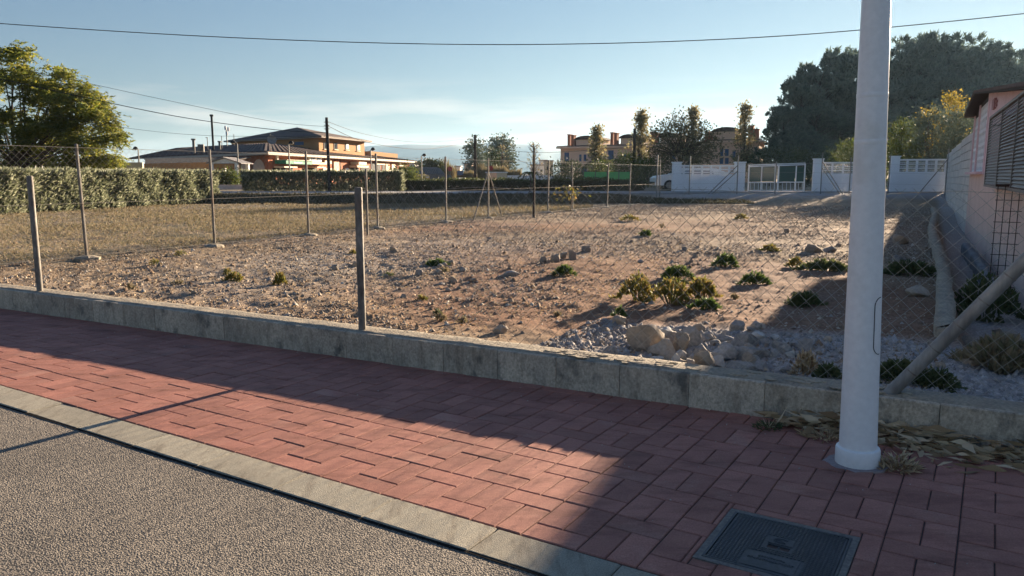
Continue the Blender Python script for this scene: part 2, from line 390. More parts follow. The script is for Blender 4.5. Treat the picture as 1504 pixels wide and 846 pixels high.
def onground(px, py):
    """point of the dirt lot seen at a photo pixel"""
    z = FZ
    for _ in range(12):
        p = gr(px, py, z); z = 0.6 * z + 0.4 * float(ground_z(p.x, p.y, False))
    p = gr(px, py, z); p.z = gz(p.x, p.y); return p

rad = np.concatenate([3.0 * (62 / 3.0) ** np.linspace(0, 1, 400), 62 * (4900 / 62) ** (np.linspace(0, 1, 61)[1:])])
ang = np.concatenate([R(1) * np.linspace(-75, -40, 30)[:-1], R(1) * np.linspace(-40, 40, 520), R(1) * np.linspace(40, 75, 30)[1:]])
RR, AA = np.meshgrid(rad, ang, indexing='ij')
GX, GY = RR * np.sin(AA), RR * np.cos(AA)
GZ = ground_z(GX, GY)
V = np.stack([GX, GY, GZ], -1).reshape(-1, 3)
nr, na = RR.shape
idx = np.arange(nr * na).reshape(nr, na)
Q = np.stack([idx[:-1, :-1], idx[:-1, 1:], idx[1:, 1:], idx[1:, :-1]], -1).reshape(-1, 4)

def blob(px, py, rx, ry):
    p = gr(px, py, FZ); return np.exp(-((GX - p.x) / rx) ** 2 - ((GY - p.y) / ry) ** 2)
aL, bL = lot(GX, GY)
nzs = vnoise(GX, GY, 1.6, 11) * .9 + vnoise(GX, GY, .5, 12) * .6
grass = (1 - sst(aL + nzs * .8, FENCE_A - .9, FENCE_A + .9)) * sst(GY, 9, 12)
grass = np.maximum(grass, sst(GY, 43, 50))
def redness(x_, y_):
    r_ = 0
    for px, py, rx, ry, k_ in ((880, 400, 2.6, 3.2, 1.1), (1000, 430, 2.2, 2.0, 1.1), (1180, 440, 2.0, 3.0, 1), (700, 335, 5.0, 1.8, 1), (1050, 330, 6, 5, .6), (780, 450, 1.6, 1.2, 1)):
        p_ = gr(px, py, FZ); r_ = r_ + k_ * np.exp(-((x_ - p_.x) / rx) ** 2 - ((y_ - p_.y) / ry) ** 2)
    return r_
red = np.clip(redness(GX, GY) + nzs * .55, 0, 1)
pale = np.clip(1.0 * blob(680, 372, 3.4, 2.2) + .8 * blob(560, 385, 2.5, 1.6) + .55 * blob(950, 345, 6, 4) + .5 * blob(350, 420, 2.5, 2.0) + nzs * .45 - .1, 0, 1)
grey = np.clip(1.3 * sst(aL, 1.3, 2.6) * (1 - sst(bL, 1.5, 2.3)) + sst(aL, CURB_A + .1, CURB_A + .4) * .8 + .9 * sst(GY, 36, 40) * (1 - sst(GY, 41, 45)) + nzs * .25, 0, 1)
gm, t, b = base_mat('dirt_lot_soil')
pos = N(t, 'ShaderNodeNewGeometry').outputs['Position']
def gnoise(sc, det=6, ro=.65):
    n = N(t, 'ShaderNodeTexNoise'); n.inputs['Scale'].default_value = sc; n.inputs['Detail'].default_value = det; n.inputs['Roughness'].default_value = ro
    t.links.new(pos, n.inputs['Vector']); return n.outputs['Fac']
def attr(nm): n = N(t, 'ShaderNodeAttribute'); n.attribute_name = nm; return n.outputs['Fac']
tan = mixrgb(t, ramp(t, gnoise(3), [(.38, 0.), (.62, 1.)]).outputs[0], (.325, .25, .17), (.24, .175, .113))
c = mixrgb(t, attr('pale'), tan, mixrgb(t, ramp(t, gnoise(9), [(.4, 0.), (.6, 1.)]).outputs[0], (.40, .35, .29), (.30, .25, .20)))
c = mixrgb(t, attr('red'), c, mixrgb(t, ramp(t, gnoise(5), [(.35, 0.), (.65, 1.)]).outputs[0], (.20, .108, .066), (.275, .165, .105)))
c = mixrgb(t, attr('grey'), c, (.40, .37, .345))
c = mixrgb(t, attr('grass'), c, mixrgb(t, ramp(t, gnoise(1.1), [(.4, 0.), (.62, 1.)]).outputs[0], (.26, .205, .14), (.18, .16, .105)))
c = mixrgb(t, 1.0, c, ramp(t, gnoise(38, 4), [(.3, .5), (.7, 1.45)]).outputs[0], 'MULTIPLY')
t.links.new(c, b.inputs['Base Color']); b.inputs['Roughness'].default_value = .95; b.inputs['Specular IOR Level'].default_value = .1
bn = N(t, 'ShaderNodeBump'); bn.inputs['Strength'].default_value = .9; bn.inputs['Distance'].default_value = .02
t.links.new(gnoise(26, 8, .75), bn.inputs['Height']); t.links.new(bn.outputs[0], b.inputs['Normal'])
field = np_mesh('ground', V, Q, gm, smooth=True); tag(field, kind='structure')
for nm, arr in (('grass', grass), ('red', red), ('pale', pale), ('grey', grey)):
    at_ = field.data.attributes.new(nm, 'FLOAT', 'POINT'); at_.data.foreach_set('value', arr.ravel().astype(np.float32))

# near street: chip-seal asphalt, below the kerb
m, t, b = base_mat('chip_seal_asphalt'); X['road'] = m
pos = N(t, 'ShaderNodeNewGeometry').outputs['Position']
vo = N(t, 'ShaderNodeTexVoronoi'); vo.inputs['Scale'].default_value = 125; t.links.new(pos, vo.inputs['Vector'])
cell = ramp(t, vo.outputs['Color'], [(0, (.11, .095, .075)), (.5, (.235, .20, .158)), (1, (.42, .36, .28))]).outputs[0]
hgt = ramp(t, vo.outputs['Distance'], [(0, 1.), (.75, 0.)]).outputs[0]
c = mixrgb(t, ramp(t, vo.outputs['Distance'], [(.35, 0.), (.75, .85)]).outputs[0], cell, (.03, .029, .028))
c = mixrgb(t, 1.0, c, ramp(t, gnoise(1.4), [(.3, .72), (.7, 1.15)]).outputs[0], 'MULTIPLY')
t.links.new(c, b.inputs['Base Color']); b.inputs['Roughness'].default_value = .85
bn = N(t, 'ShaderNodeBump'); bn.inputs['Strength'].default_value = .85; bn.inputs['Distance'].default_value = .006
t.links.new(hgt, bn.inputs['Height']); t.links.new(bn.outputs[0], b.inputs['Normal'])
def pv(u, v, z=0.0): return K0 + P1 * u + P2 * v + Vector((0, 0, z))
KW = 0.24
mb = MB(); mb.add([pv(-25, -9, -.008), pv(25, -9, -.008), pv(25, -KW + .01, -.008), pv(-25, -KW + .01, -.008)], [(0, 1, 2, 3)])
tag(mb.build('road', X['road']), kind='structure')
# dark strip of uneven width in the gutter along the kerb
mb = MB(); nn_ = 500; us = np.linspace(-14, 12, nn_); wv = .010 + .012 * (vnoise(us, us * 0, .5, 91) + .5) + .006 * vnoise(us, us * 0, .06, 92)
vv = []
for u_, w_ in zip(us, wv): vv += [pv(u_, -KW - w_, -.005), pv(u_, -KW + .008, -.005)]
mb.add(vv, [(2 * i, 2 * i + 2, 2 * i + 3, 2 * i + 1) for i in range(nn_ - 1)])
X['tar'] = mat('tar_seam', (.022, .021, .02), 1.0, spec=.02, fine=.3, world=True)
tag(mb.build('road_seam', X['tar']), kind='structure')

# kerb of separate stones
kerb = bpy.data.objects.new('kerb', None); COL.objects.link(kerb); kerb.location = K0; kerb.rotation_euler.z = -PA
tag(kerb, kind='structure')
def chamfer_box(sx, sy, z0, z1, ch, jitter=0.0):
    x, y = sx / 2, sy / 2
    b0 = [(-x, -y, z0), (x, -y, z0), (x, y, z0), (-x, y, z0)]
    b1 = [(-x, -y, z1 - ch), (x, -y, z1 - ch), (x, y, z1 - ch), (-x, y, z1 - ch)]
    b2 = [(-x + ch, -y + ch, z1), (x - ch, -y + ch, z1), (x - ch, y - ch, z1), (-x + ch, y - ch, z1)]
    fs = [(8, 9, 10, 11)]
    for i in range(4):
        j = (i + 1) % 4; fs += [(i, j, j + 4, i + 4), (i + 4, j + 4, j + 8, i + 8)]
    return b0 + b1 + b2, fs
v_, f_ = chamfer_box(.588, KW - .004, -.3, 0.0, .007)
kme = MB().add(v_, f_).build('kerb_stone', X['kerb'], kerb)
k0u = (gr(294, 682) - K0).dot(P1)
first = True
for i in range(-17, 14):
    o = kme if first else kme.copy()
    if not first: COL.objects.link(o)
    first = False
    o.location = (k0u + (i + .5) * .592, -KW / 2, random.uniform(-.004, .003)); o.rotation_euler = (random.gauss(0, .004), random.gauss(0, .002), random.gauss(0, .003))

# pavement of red pavers: rows of a pair laid along and one across, every second column turned
pave = bpy.data.objects.new('pavement', None); COL.objects.link(pave); pave.location = K0; pave.rotation_euler.z = -PA
tag(pave, kind='structure')
PL, PW, GAP = .270, .135, .0055
def paver_mesh(sx, sy):
    v_, f_ = chamfer_box(sx - GAP, sy - GAP, -.05, 0.0, .0045)
    return v_, f_
cov_c = (gr(1075, 760) + gr(1225, 853)) / 2       # utility cover centre
cov_l = Vector(((cov_c - K0).dot(P1), (cov_c - K0).dot(P2)))
lamp_p = gr(1259, 680)
col0 = (gr(1104, 759) - K0).dot(P1)
spots = []
for ci in range(-34, 26):
    u0 = col0 + ci * PL
    for r in range(0, 8):
        v0 = r * (PL + PW) + .003
        if ci % 2 == 0: lay = [(.25 * PL * 1, PL / 2, 'a'), (.75 * PL, PL / 2, 'a'), (PL / 2, PL + PW / 2, 'c')]
        else: lay = [(PL / 2, PW / 2, 'c'), (.25 * PL, PW + PL / 2, 'a'), (.75 * PL, PW + PL / 2, 'a')]
        for du, dv, kind in lay:
            u, v = u0 + du, v0 + dv
            w = pv(u, v); bl = (w - O).dot(E2)
            if bl > .16: continue
            psx, psy = (PW, PL) if kind == 'a' else (PL, PW)
            cut = [(u - psx / 2, u + psx / 2, v - psy / 2, v + psy / 2)]
            cx0, cx1, cy0, cy1 = cov_l.x - .281, cov_l.x + .281, cov_l.y - .275, cov_l.y + .275
            q = cut[0]
            if q[0] < cx1 and q[1] > cx0 and q[2] < cy1 and q[3] > cy0:
                cut = [(q[0], cx0, q[2], q[3]), (cx1, q[1], q[2], q[3]), (max(q[0], cx0), min(q[1], cx1), q[2], cy0), (max(q[0], cx0), min(q[1], cx1), cy1, q[3])]
                cut = [c_ for c_ in cut if c_[1] - c_[0] > .02 and c_[3] - c_[2] > .02]
                kind = None
            # how large it shows from the photo's standpoint
            p = w - Vector((0, 0, H)); dep = p.y * CT - p.z * ST if p.y > 0 else -1
            vis = -1
            if dep > .3:
                sx = 752 + F * p.x / dep; sy = 423 + F * (-(p.z * CT) - p.y * ST) / dep
                sy = 423 + F * (H * CT - p.y * ST) / dep
                if -40 < sx < 1545 and sy < 890: vis = 1 / dep
            for q in cut: spots.append((vis, (q[0] + q[1]) / 2, (q[2] + q[3]) / 2, kind, q[1] - q[0], q[3] - q[2]))
spots.sort(key=lambda q: -q[0])
protos = {}
rest = MB()
for i, (vis, u, v, kind, sx, sy) in enumerate(spots):
    z = random.gauss(-.0012, .0011); rx, ry, rzz = random.gauss(0, .0045), random.gauss(0, .0045), random.gauss(0, .004)
    if i < 298 and vis > 0:
        if kind is None or kind not in protos:
            v_, f_ = paver_mesh(sx, sy); o = protos[kind] = MB().add(v_, f_).build('paver', X['paver'], pave)
        else:
            o = protos[kind].copy(); COL.objects.link(o)
        o.location = (u, v, z); o.rotation_euler = (rx, ry, rzz)
    else:
        v_, f_ = paver_mesh(sx, sy); M_ = Matrix.Rotation(rzz, 3, 'Z') @ Matrix.Rotation(rx, 3, 'X') @ Matrix.Rotation(ry, 3, 'Y')
        rest.add([M_ @ Vector(p) + Vector((u, v, z)) for p in v_], f_)
tag(rest.build('far_pavers', X['paver'], pave), kind='stuff')
mb = MB(); mb.add([(-25, 0, -.0095), (25, 0, -.0095), (25, 3.6, -.0095), (-25, 3.6, -.0095)], [(0, 1, 2, 3)])
mb.build('joint_sand', X['joint'], pave)
# grit and crumbs lying on the pavers
n = 420
u = rng.uniform(-4, 4.2, n); v = np.abs(rng.normal(0, 1, n)) * .9; 
C = np.array([pv(a_, 2.45 - b_ * 1.0 + .02 * a_, 0)[:] for a_, b_ in zip(u, v)])
C = C[(C - np.array(O)) @ np.array(E2) < -.03]
OCT = np.array([(1, 0, 0), (0, 1, 0), (-1, 0, 0), (0, -1, 0), (0, 0, 1), (0, 0, -1)], float)
OQ = np.array([(0, 1, 4), (1, 2, 4), (2, 3, 4), (3, 0, 4)])
def stones(C, S, sink=.3, flat_=(.45, .9)):
    n = len(C); P = np.broadcast_to(OCT[:5], (n, 5, 3)) + rng.normal(0, .24, (n, 5, 3)); P[:, :4, 2] -= .45
    th = rng.uniform(0, 6.28, n); sc = np.stack([np.ones(n), rng.uniform(.6, 1, n), rng.uniform(*flat_, n)], 1)[:, None, :]
    P = P * sc; c, s_ = np.cos(th)[:, None], np.sin(th)[:, None]
    P = np.stack([P[..., 0] * c - P[..., 1] * s_, P[..., 0] * s_ + P[..., 1] * c, P[..., 2]], -1) * np.asarray(S)[:, None, None]
    P[..., 2] += (np.asarray(S) * sc[:, 0, 2] * (1 - 2 * sink))[:, None]
    V = (P + C[:, None, :]).reshape(-1, 3); Q = (OQ[None] + 5 * np.arange(n)[:, None, None]).reshape(-1, 3)
    return V, Q
X['grit'] = mat('pale_grit', (.42, .38, .32), .9, isl=.4)
V, Q = stones(C, rng.uniform(.002, .0055, len(C)), .2)
tag(np_mesh('grit', V, Q, X['grit']), 'pale crumbs of stone scattered over the red pavement', 'grit', kind='stuff')

# ------------------------------------------------------------------ low wall of concrete blocks
wall = empty('low_wall', O, 'long low concrete block wall between the red pavement and the dirt lot', 'wall', rz=-WA)
BL = .492
j0 = (gr(1119, 616) - O).dot(E1)
for i in range(-21, 9):
    a0 = j0 + i * BL
    v_, f_ = chamfer_box(BL - .004, WTH * .42, -.3, WT - .004, .006)
    o = MB().add(v_, f_).build('block', X['wall'], wall)
    o.location = (a0 + BL / 2, WTH * .21 + random.gauss(0, .0015), random.gauss(0, .0015)); o.rotation_euler.z = random.gauss(0, .002)
# mortar bed on top of the blocks, broken along its edge
def slab_top(a0, a1, step=.035):
    n = int((a1 - a0) / step); k = 9
    aa = np.linspace(a0, a1, n); bb = np.linspace(.012, WTH + .08, k)
    A, B = np.meshgrid(aa, bb, indexing='ij')
    edge = .012 + .012 * vnoise(A, B * 0, .12, 31)
    B = np.maximum(B, edge + .006)
    Z = WT + .006 + .009 * vnoise(A, B, .17, 32) + .006 * vnoise(A, B, .05, 33) - .02 * sst(B, WTH - .02, WTH + .08)
    Z[:, 0] = WT - .012
    V = np.stack([A, B, Z], -1).reshape(-1, 3); ix = np.arange(n * k).reshape(n, k)
    return V, np.stack([ix[:-1, :-1], ix[1:, :-1], ix[1:, 1:], ix[:-1, 1:]], -1).reshape(-1, 4)
V, Q = slab_top(j0 - 21 * BL, j0 + 9 * BL)
np_mesh('mortar_top', V, Q, X['mortar'], wall)
# loose flat mortar flakes towards the right end
mb = MB()
for i in range(46):
    a_ = random.uniform(1.6, 4.3); b_ = random.uniform(.03, .2); s_ = random.uniform(.02, .055)
    poly = [(a_ + s_ * random.uniform(.7, 1.5) * math.cos(q), b_ + s_ * .5 * random.uniform(.7, 1.3) * math.sin(q)) for q in np.linspace(0, 6.28, 7)[:-1]]
    mb.prism(poly, random.uniform(.004, .009), WT + .006)
mb.build('mortar_flakes', X['mortar'], wall)['kind'] = 'stuff'

# ------------------------------------------------------------------ pebbles, clods and dry grass of the lot
def scatter(n, r0, r1, a0=-38, a1=38):
    r = rng.uniform(r0, r1, n) ; a_ = R(1) * rng.uniform(a0, a1, n)
    return r * np.sin(a_), r * np.cos(a_), r
x, y, r = scatter(330000, 4.2, 36)
la, lb = lot(x, y)
nn = vnoise(x, y, 1.4, 21) + vnoise(x, y, .45, 22) * .7
keep = (lb > .26) & (la < CURB_A - .02) & (y < 36) & (rng.random(len(x)) < np.clip(.62 + nn * 1.0 - .42 * np.clip(redness(x, y), 0, 1), .06, 1)) & ((la > FENCE_A - .6) | (rng.random(len(x)) < .15))
x, y, r = x[keep], y[keep], r[keep]
S = np.maximum(np.exp(rng.normal(np.log(.0085), .55, len(x))), .00075 * r); S = np.minimum(S, .05)
C = np.stack([x, y, ground_z(x, y)], 1)
half = rng.random(len(x)) < .6
V, Q = stones(C[half], S[half]); tag(np_mesh('pebbles', V, Q, X['pebble']), 'loose pale pebbles strewn over the dirt lot', 'pebbles', kind='stuff')
V, Q = stones(C[~half], S[~half] * 1.15, .35); tag(np_mesh('soil_clods', V, Q, X['clod']), 'crumbled brown clods of soil over the dirt lot', 'soil', kind='stuff')
# crushed grey gravel and shards at the right, behind the wall
n = 9000
la = rng.uniform(1.5, 5.2, n); lb = rng.uniform(.26, 1.9, n)
la = np.where(lb > 1.7 - .12 * rng.random(n), la, la)
C = np.array(O)[None] + la[:, None] * np.array(E1) + lb[:, None] * np.array(E2)
C[:, 2] = ground_z(C[:, 0], C[:, 1])
V, Q = stones(C, np.clip(np.exp(rng.normal(np.log(.013), .5, n)), .005, .05), .3, (.3, .8))
X['gravel'] = mat('grey_gravel', (.33, .315, .30), .92, col2=(.26, .235, .21), scale=3, isl=.35, fine=.2, world=True)
tag(np_mesh('gravel', V, Q, X['gravel']), 'grey crushed gravel spread behind the low wall', 'gravel', kind='stuff')
# bits of dry leaf and straw lying on the near dirt
x, y, r = scatter(26000, 5, 20)
la, lb = lot(x, y); keep = (lb > .3) & (la < 1.2) & (rng.random(len(x)) < np.clip(.55 + vnoise(x, y, 1.1, 41) * 1.2 - la * .08, 0, 1))
x, y, r = x[keep], y[keep], r[keep]; n = len(x)
C = np.stack([x, y, ground_z(x, y) + .004], 1); D = rng.normal(size=(n, 3)); D[:, 2] = np.abs(D[:, 2]) * .25
tag(leaves('dry_litter', C, D, rng.uniform(.02, .055, n), rng.uniform(.008, .02, n), X['straw'], flat=.5), 'dry leaf bits lying on the near dirt', 'litter', kind='stuff')
# dry grass of the neighbouring lot
x, y, r = scatter(150000, 11.5, 37, -42, 6)
la, lb = lot(x, y); g = vnoise(x, y, 2.2, 51) + vnoise(x, y, .7, 52) * .8
hx = -0.0
keep = (la + vnoise(x, y, 1.2, 53) * 1.2 < FENCE_A - .1) & (rng.random(len(x)) < np.clip(.45 + g * 1.1, .03, 1)) & (y < 36.5)
x, y, r = x[keep], y[keep], r[keep]; n = len(x)
C = np.stack([x, y, ground_z(x, y)], 1); D = rng.normal(size=(n, 3)) * np.array([.8, .8, .25]); D[:, 2] = np.abs(D[:, 2]) + .35
tag(leaves('dry_grass', C, D, rng.uniform(.05, .15, n), np.maximum(.007, .0007 * r), X['dry']), 'dry yellowish grass covering the lot behind the wire fence', 'grass', kind='stuff')
# rough scrub on the bank of the far road
n = 26000
x = rng.uniform(-20, 11, n); y = rng.uniform(35.9, 37.6, n); y = y - .8 * sst(x, 5, 11)
C = np.stack([x, y, ground_z(x, y)], 1); D = rng.normal(size=(n, 3)) * np.array([.8, .8, .3]); D[:, 2] = np.abs(D[:, 2]) + .2
X['bankweed'] = leaf_mat('bank_weed', [(.06, .06, .035), (.12, .11, .06), (.16, .15, .10)], .25, .8)
tag(leaves('bank_scrub', C, D, rng.uniform(.07, .2, n), rng.uniform(.02, .05, n), X['bankweed']), 'low dull scrub on the bank below the far road', 'scrub', kind='stuff')
# far road
mb = MB(); mb.solid([(-90, 37.75, RZ + .035), (5, 37.75, RZ + .035), (11, 40.9, RZ + .035), (60, 40.9, RZ + .035), (60, 42.6, RZ + .035), (5, 42.6, RZ + .035), (-90, 41.3, RZ + .035)], (0, 0, -.4))
tag(mb.build('far_road', X['asph_far']), kind='structure')
# ------------------------------------------------------------------ lamp post and utility cover
lp = empty('lamp_post', lamp_p, 'tall tapered white lamp post standing on the red pavement', 'lamp post')
lp.rotation_euler = (0, -R(1.5), 0)
def pr(z): return .0965 - .0120 * z
mb = MB(); mb.lathe([(pr(z), z) for z in np.linspace(.0, 6.6, 30)], n=48); mb.build('pole', X['white_steel'], lp, smooth=True)
mb = MB(); mb.lathe([(.110, 0), (.113, .006), (.1125, .082), (.109, .092), (.098, .096), (.0966, .0965)], n=48); mb.build('collar', X['white_steel'], lp, smooth=True)
for z in (1.945, 1.715):
    mb = MB(); mb.lathe([(pr(z) + .0002, z - .012), (pr(z) + .0012, z - .009), (pr(z) + .0012, z + .009), (pr(z) + .0002, z + .012)], n=48); mb.build('weld_band', X['white_steel'], lp, smooth=True)
# outline of the access hatch on the right-hand flank
def on_pole(az, z, out=.0012): r = pr(z) + out; return Vector((r * math.cos(az), r * math.sin(az), z))
toward = math.atan2(-lamp_p.y, -lamp_p.x)
zA, zB = .62, .92
azL, azR = toward + R(38), toward + R(128)
pts = []
for k in range(33):
    q = k / 32
    if q < .3: t_ = q / .3 * math.pi / 2; pts.append((azL + R(26) * (1 - math.sin(t_)), zA + .045 * (1 - math.cos(t_))))
    elif q < .7: pts.append((azL, zA + .045 + (zB - zA - .09) * (q - .3) / .4))
    else: t_ = (q - .7) / .3 * math.pi / 2; pts.append((azL + R(26) * (1 - math.cos(t_)), zB - .045 * (1 - math.sin(t_))))
full = pts + [(azR - (a_ - azL), z_) for a_, z_ in reversed(pts)]
full = full + [full[0]]
mb = MB(); mb.path([on_pole(a_, z_) for a_, z_ in full], .0022, 5); mb.build('hatch_seam', X['dark'], lp)
mb = MB(); mb.lathe([(.0, 0), (.055, .0)] + [(.055, .04), (.02, .05)], c=(0, 0, 6.6), n=16)
mb.build('spigot', X['white_steel'], lp)
mb = MB(); mb.path([(0, 0, 6.62), (0, 0, 6.75), (-.5, -.35, 6.95)], .03, 8); mb.build('arm', X['white_steel'], lp)
mb = MB(); mb.box((-.75, -.525, 6.98), (.55, .22, .09), rz=R(35)); mb.build('lantern', X['white_steel'], lp)
# grey mortar patch round the foot
poly = [(.15 * math.cos(q) * random.uniform(.9, 1.12) * (1 + .12 * abs(math.cos(2 * q))), .15 * math.sin(q) * random.uniform(.9, 1.12)) for q in np.linspace(0, 6.283, 25)[:-1]]
X['patch'] = mat('grey_mortar', (.33, .27, .26), .95, fine=.2)
mb = MB(); mb.prism(poly, .012, -.006); mb.build('mortar_patch', X['patch'], lp)

cv = empty('utility_cover', pv(cov_l.x, cov_l.y, 0), 'dark square cast iron utility cover set into the red pavers', 'utility cover', rz=-PA)
CW, CD = .252, .246
X['cover_rim'] = mat('dirty_cement', (.20, .175, .15), .95, fine=.3)
mb = MB()
for sx, sy, wx, wy in ((0, -CD - .014, 2 * CW + .056, .027), (0, CD + .014, 2 * CW + .056, .027), (-CW - .014, 0, .027, 2 * CD), (CW + .014, 0, .027, 2 * CD)):
    mb.box((sx, sy, -.022), (wx, wy, .04))
mb.build('cement_rim', X['cover_rim'], cv)
mb = MB()
for sx, sy, wx, wy in ((0, -CD + .006, 2 * CW, .011), (0, CD - .006, 2 * CW, .011), (-CW + .006, 0, .011, 2 * CD - .024), (CW - .006, 0, .011, 2 * CD - .024)):
    mb.box((sx, sy, -.021), (wx, wy, .042))
mb.build('iron_frame', X['cast_iron'], cv)
mb = MB()                                                                  # plate with the lifting slot left open
px0, px1, py0, py1 = -CW + .015, CW - .015, -CD + .015, CD - .015
sl = (-.045, .045, -.022, .012)
for x0, x1, y0, y1 in ((px0, sl[0], py0, py1), (sl[1], px1, py0, py1), (sl[0], sl[1], sl[3], py1), (sl[0], sl[1], py0, sl[2])):
    mb.box(((x0 + x1) / 2, (y0 + y1) / 2, -.012), (x1 - x0, y1 - y0, .016))
mb.build('plate', X['cast_iron'], cv)
mb = MB(); mb.box((0, -.005, -.05), (.1, .05, .02)); mb.build('slot_bottom', X['dark'], cv)
mb = MB(); mb.tube((0, -.022, -.012), (0, .012, -.012), .006, n=8); mb.box((.02, -.005, -.02), (.012, .03, .012)); mb.build('lifting_bar', X['cast_iron'], cv)
mb = MB(); st = .0155                                                     # raised grid of studs
gx = np.arange(px0 + .008, px1 - .004, st); gy = np.arange(py0 + .008, py1 - .004, st)
for a_ in gx:
    for b_ in gy:
        if abs(a_) < .062 and -.03 < b_ < .10: continue
        if -.115 < a_ < .115 and b_ < -.075: continue
        mb.box((a_, b_, -.0025), (.0105, .0105, .003))
o = mb.build('raised_grid', X['cast_iron'], cv); o['kind'] = 'stuff'
mb = MB(); mb.box((0, -.152, -.003), (.21, .135, .002)); mb.build('name_panel', X['cast_iron'], cv)
mb = MB(); mb.box((0, .055, -.003), (.1, .066, .0035)); mb.build('emblem_panel', X['cast_iron'], cv)
mb = MB()                                                                  # worn swirl emblem and worn raised lettering
mb.path([(.032 * math.cos(q), .055 + .018 * math.sin(q), .0) for q in np.linspace(.7, 5.3, 14)], .0022, 5)
mb.path([(-.022 + .04 * k, .052 + .008 * math.sin(k * 5), .0) for k in np.linspace(0, 1, 8)], .0018, 5)
mb.build('emblem', X['cast_iron'], cv)
mb = MB(); rl = random.Random(3)
for row, (yy, n_, w_) in enumerate(((-.118, 9, .11), (-.146, 15, .185))):
    for k in range(n_):
        xx = -w_ / 2 + (k + .5) * w_ / n_
        mb.box((xx - .0028, yy, -.001), (.0022, .014, .003)); mb.box((xx + .0005, yy + rl.choice((-.006, 0, .006)), -.001), (.0062, .0022, .003))
        if rl.random() < .6: mb.box((xx + .0032, yy, -.001), (.0022, .014 * rl.choice((.5, 1)), .003))
mb.build('worn_lettering', X['cast_iron'], cv)

# ------------------------------------------------------------------ fallen dry leaves by the post
n = 1050
la = rng.uniform(3.55, 6.0, n); lb = -np.abs(rng.normal(0, .5, n)) * (.15 + .09 * (la - 3.55))
lb = np.maximum(lb - .015, -.55); la = la + rng.normal(0, .04, n)
C = np.array(O)[None] + la[:, None] * np.array(E1) + lb[:, None] * np.array(E2)
C[:, 2] = rng.uniform(.004, 1, n) * .11 * np.exp(lb / .16)
D = rng.normal(size=(n, 3)) + np.array(E1) * rng.choice([-1, 1], n)[:, None] * 1.2; D[:, 2] = rng.normal(0, .13, n)
Llen = rng.uniform(.06, .17, n)
V1, Q1 = leaf_arrays(C, D, Llen, Llen * rng.uniform(.16, .36, n), flat=.15)
tag(np_mesh('leaf_litter', V1, Q1, X['straw']), 'heap of dry curled leaves along the wall foot by the lamp post', 'leaves', kind='stuff')

def tuft(px, py, w, h, n, label, m, Lf):
    p = gr(px, py, 0.0); e = empty('dry_tuft', p, label, 'weed')
    th = rng.uniform(0, 6.28, n); q = np.sqrt(rng.random(n)); C = np.stack([w * q * np.cos(th), w * .7 * q * np.sin(th), h * rng.uniform(.02, .8, n) * (1.1 - q)], 1)
    D = np.stack([np.cos(th), np.sin(th), np.full(n, .7)], 1) + rng.normal(0, .6, (n, 3)); leaves('foliage', C, D, rng.uniform(.5, 1.4, n) * Lf, rng.uniform(.08, .3, n) * Lf, X[m], e)
    mb = MB()
    for k in range(12): t_ = random.uniform(0, 6.28); mb.tube((0, 0, 0), (w * .8 * math.cos(t_), w * .6 * math.sin(t_), h * random.uniform(.2, 1)), .003, .0015, 4)
    mb.build('stem', X['straw'], e)
tuft(1318, 688, .10, .09, 260, 'brown dried tuft on the pavement right of the lamp post foot', 'straw', .05)
tuft(1128, 629, .08, .05, 160, 'small dark tuft growing from the joint at the wall foot', 'weed_dark', .035)
tuft(1215, 645, .07, .04, 120, 'tiny dry tuft at the wall foot left of the lamp post', 'straw', .04)
# ------------------------------------------------------------------ rocks
def rock_mesh(name, seed, facets=9, rough=.16, sub=3):
    r_ = np.random.default_rng(seed)
    bm = bmesh.new(); bmesh.ops.create_icosphere(bm, subdivisions=sub, radius=1)
    V = np.array([v.co[:] for v in bm.verts]); Fc = np.array([[v.index for v in f.verts] for f in bm.faces]); bm.free()
    for _ in range(facets):
        n_ = r_.normal(size=3); n_ /= np.linalg.norm(n_); d = r_.uniform(.42, .8)
        p = V @ n_; V = V - np.maximum(0, p - d)[:, None] * n_
    ph = r_.uniform(0, 6.28, (5, 3)); fr = r_.uniform(1.5, 6, (5, 3))
    nz_ = sum(np.sin((V * fr[k] + ph[k]).sum(1)) / (1 + k) for k in range(5))
    fr2 = r_.uniform(7, 15, (5, 3)); nz2 = sum(np.abs(np.sin((V * fr2[k] + ph[k]).sum(1))) - .6 for k in range(5)) / 5
    V = V * (1 + rough * .4 * nz_[:, None] + rough * .55 * nz2[:, None]) + r_.normal(0, rough * .09, V.shape)
    return V, Fc
rocks_i = [0]
def rock(px, py, wpx, hpx, label, m='rock', group=None, name='rock', yaw=None, facets=12, depth=.8, sub=3):
    """a stone whose foot shows at (px, py) and which measures wpx by hpx photo pixels"""
    rocks_i[0] += 1
    p = onground(px, py); dist = math.hypot(p.x, p.y); k = dist / F
    w, h = wpx * k, hpx * k
    V, Fc = rock_mesh(name, 100 + rocks_i[0], facets, sub=sub)
    e = V.max(0) - V.min(0); V = (V - (V.max(0) + V.min(0)) / 2) / e * np.array([w, max(w * depth, h * .7), h * 1.5])
    V[:, 2] += h * .75 - h * .43
    o = np_mesh(name, V, Fc, X[m], loc=(p.x, p.y + .2 * w, p.z), smooth=True)
    o.data.set_sharp_from_angle(angle=R(28))
    o.rotation_euler.z = -math.atan2(p.x, p.y) if yaw is None else yaw
    return tag(o, label, 'rock' if name != 'plastic_scrap' else 'litter', group)
rock(950, 506, 58, 38, 'big rounded tan boulder, largest stone behind the low wall', depth=.7)
rock(973, 515, 42, 24, 'brown broken rock in front of the big tan boulder')
rock(1014, 504, 34, 30, 'tall grey angular stone right of the big tan boulder', 'rock_grey')
rock(1001, 510, 26, 26, 'pale split stone between the tan boulder and the grey angular one')
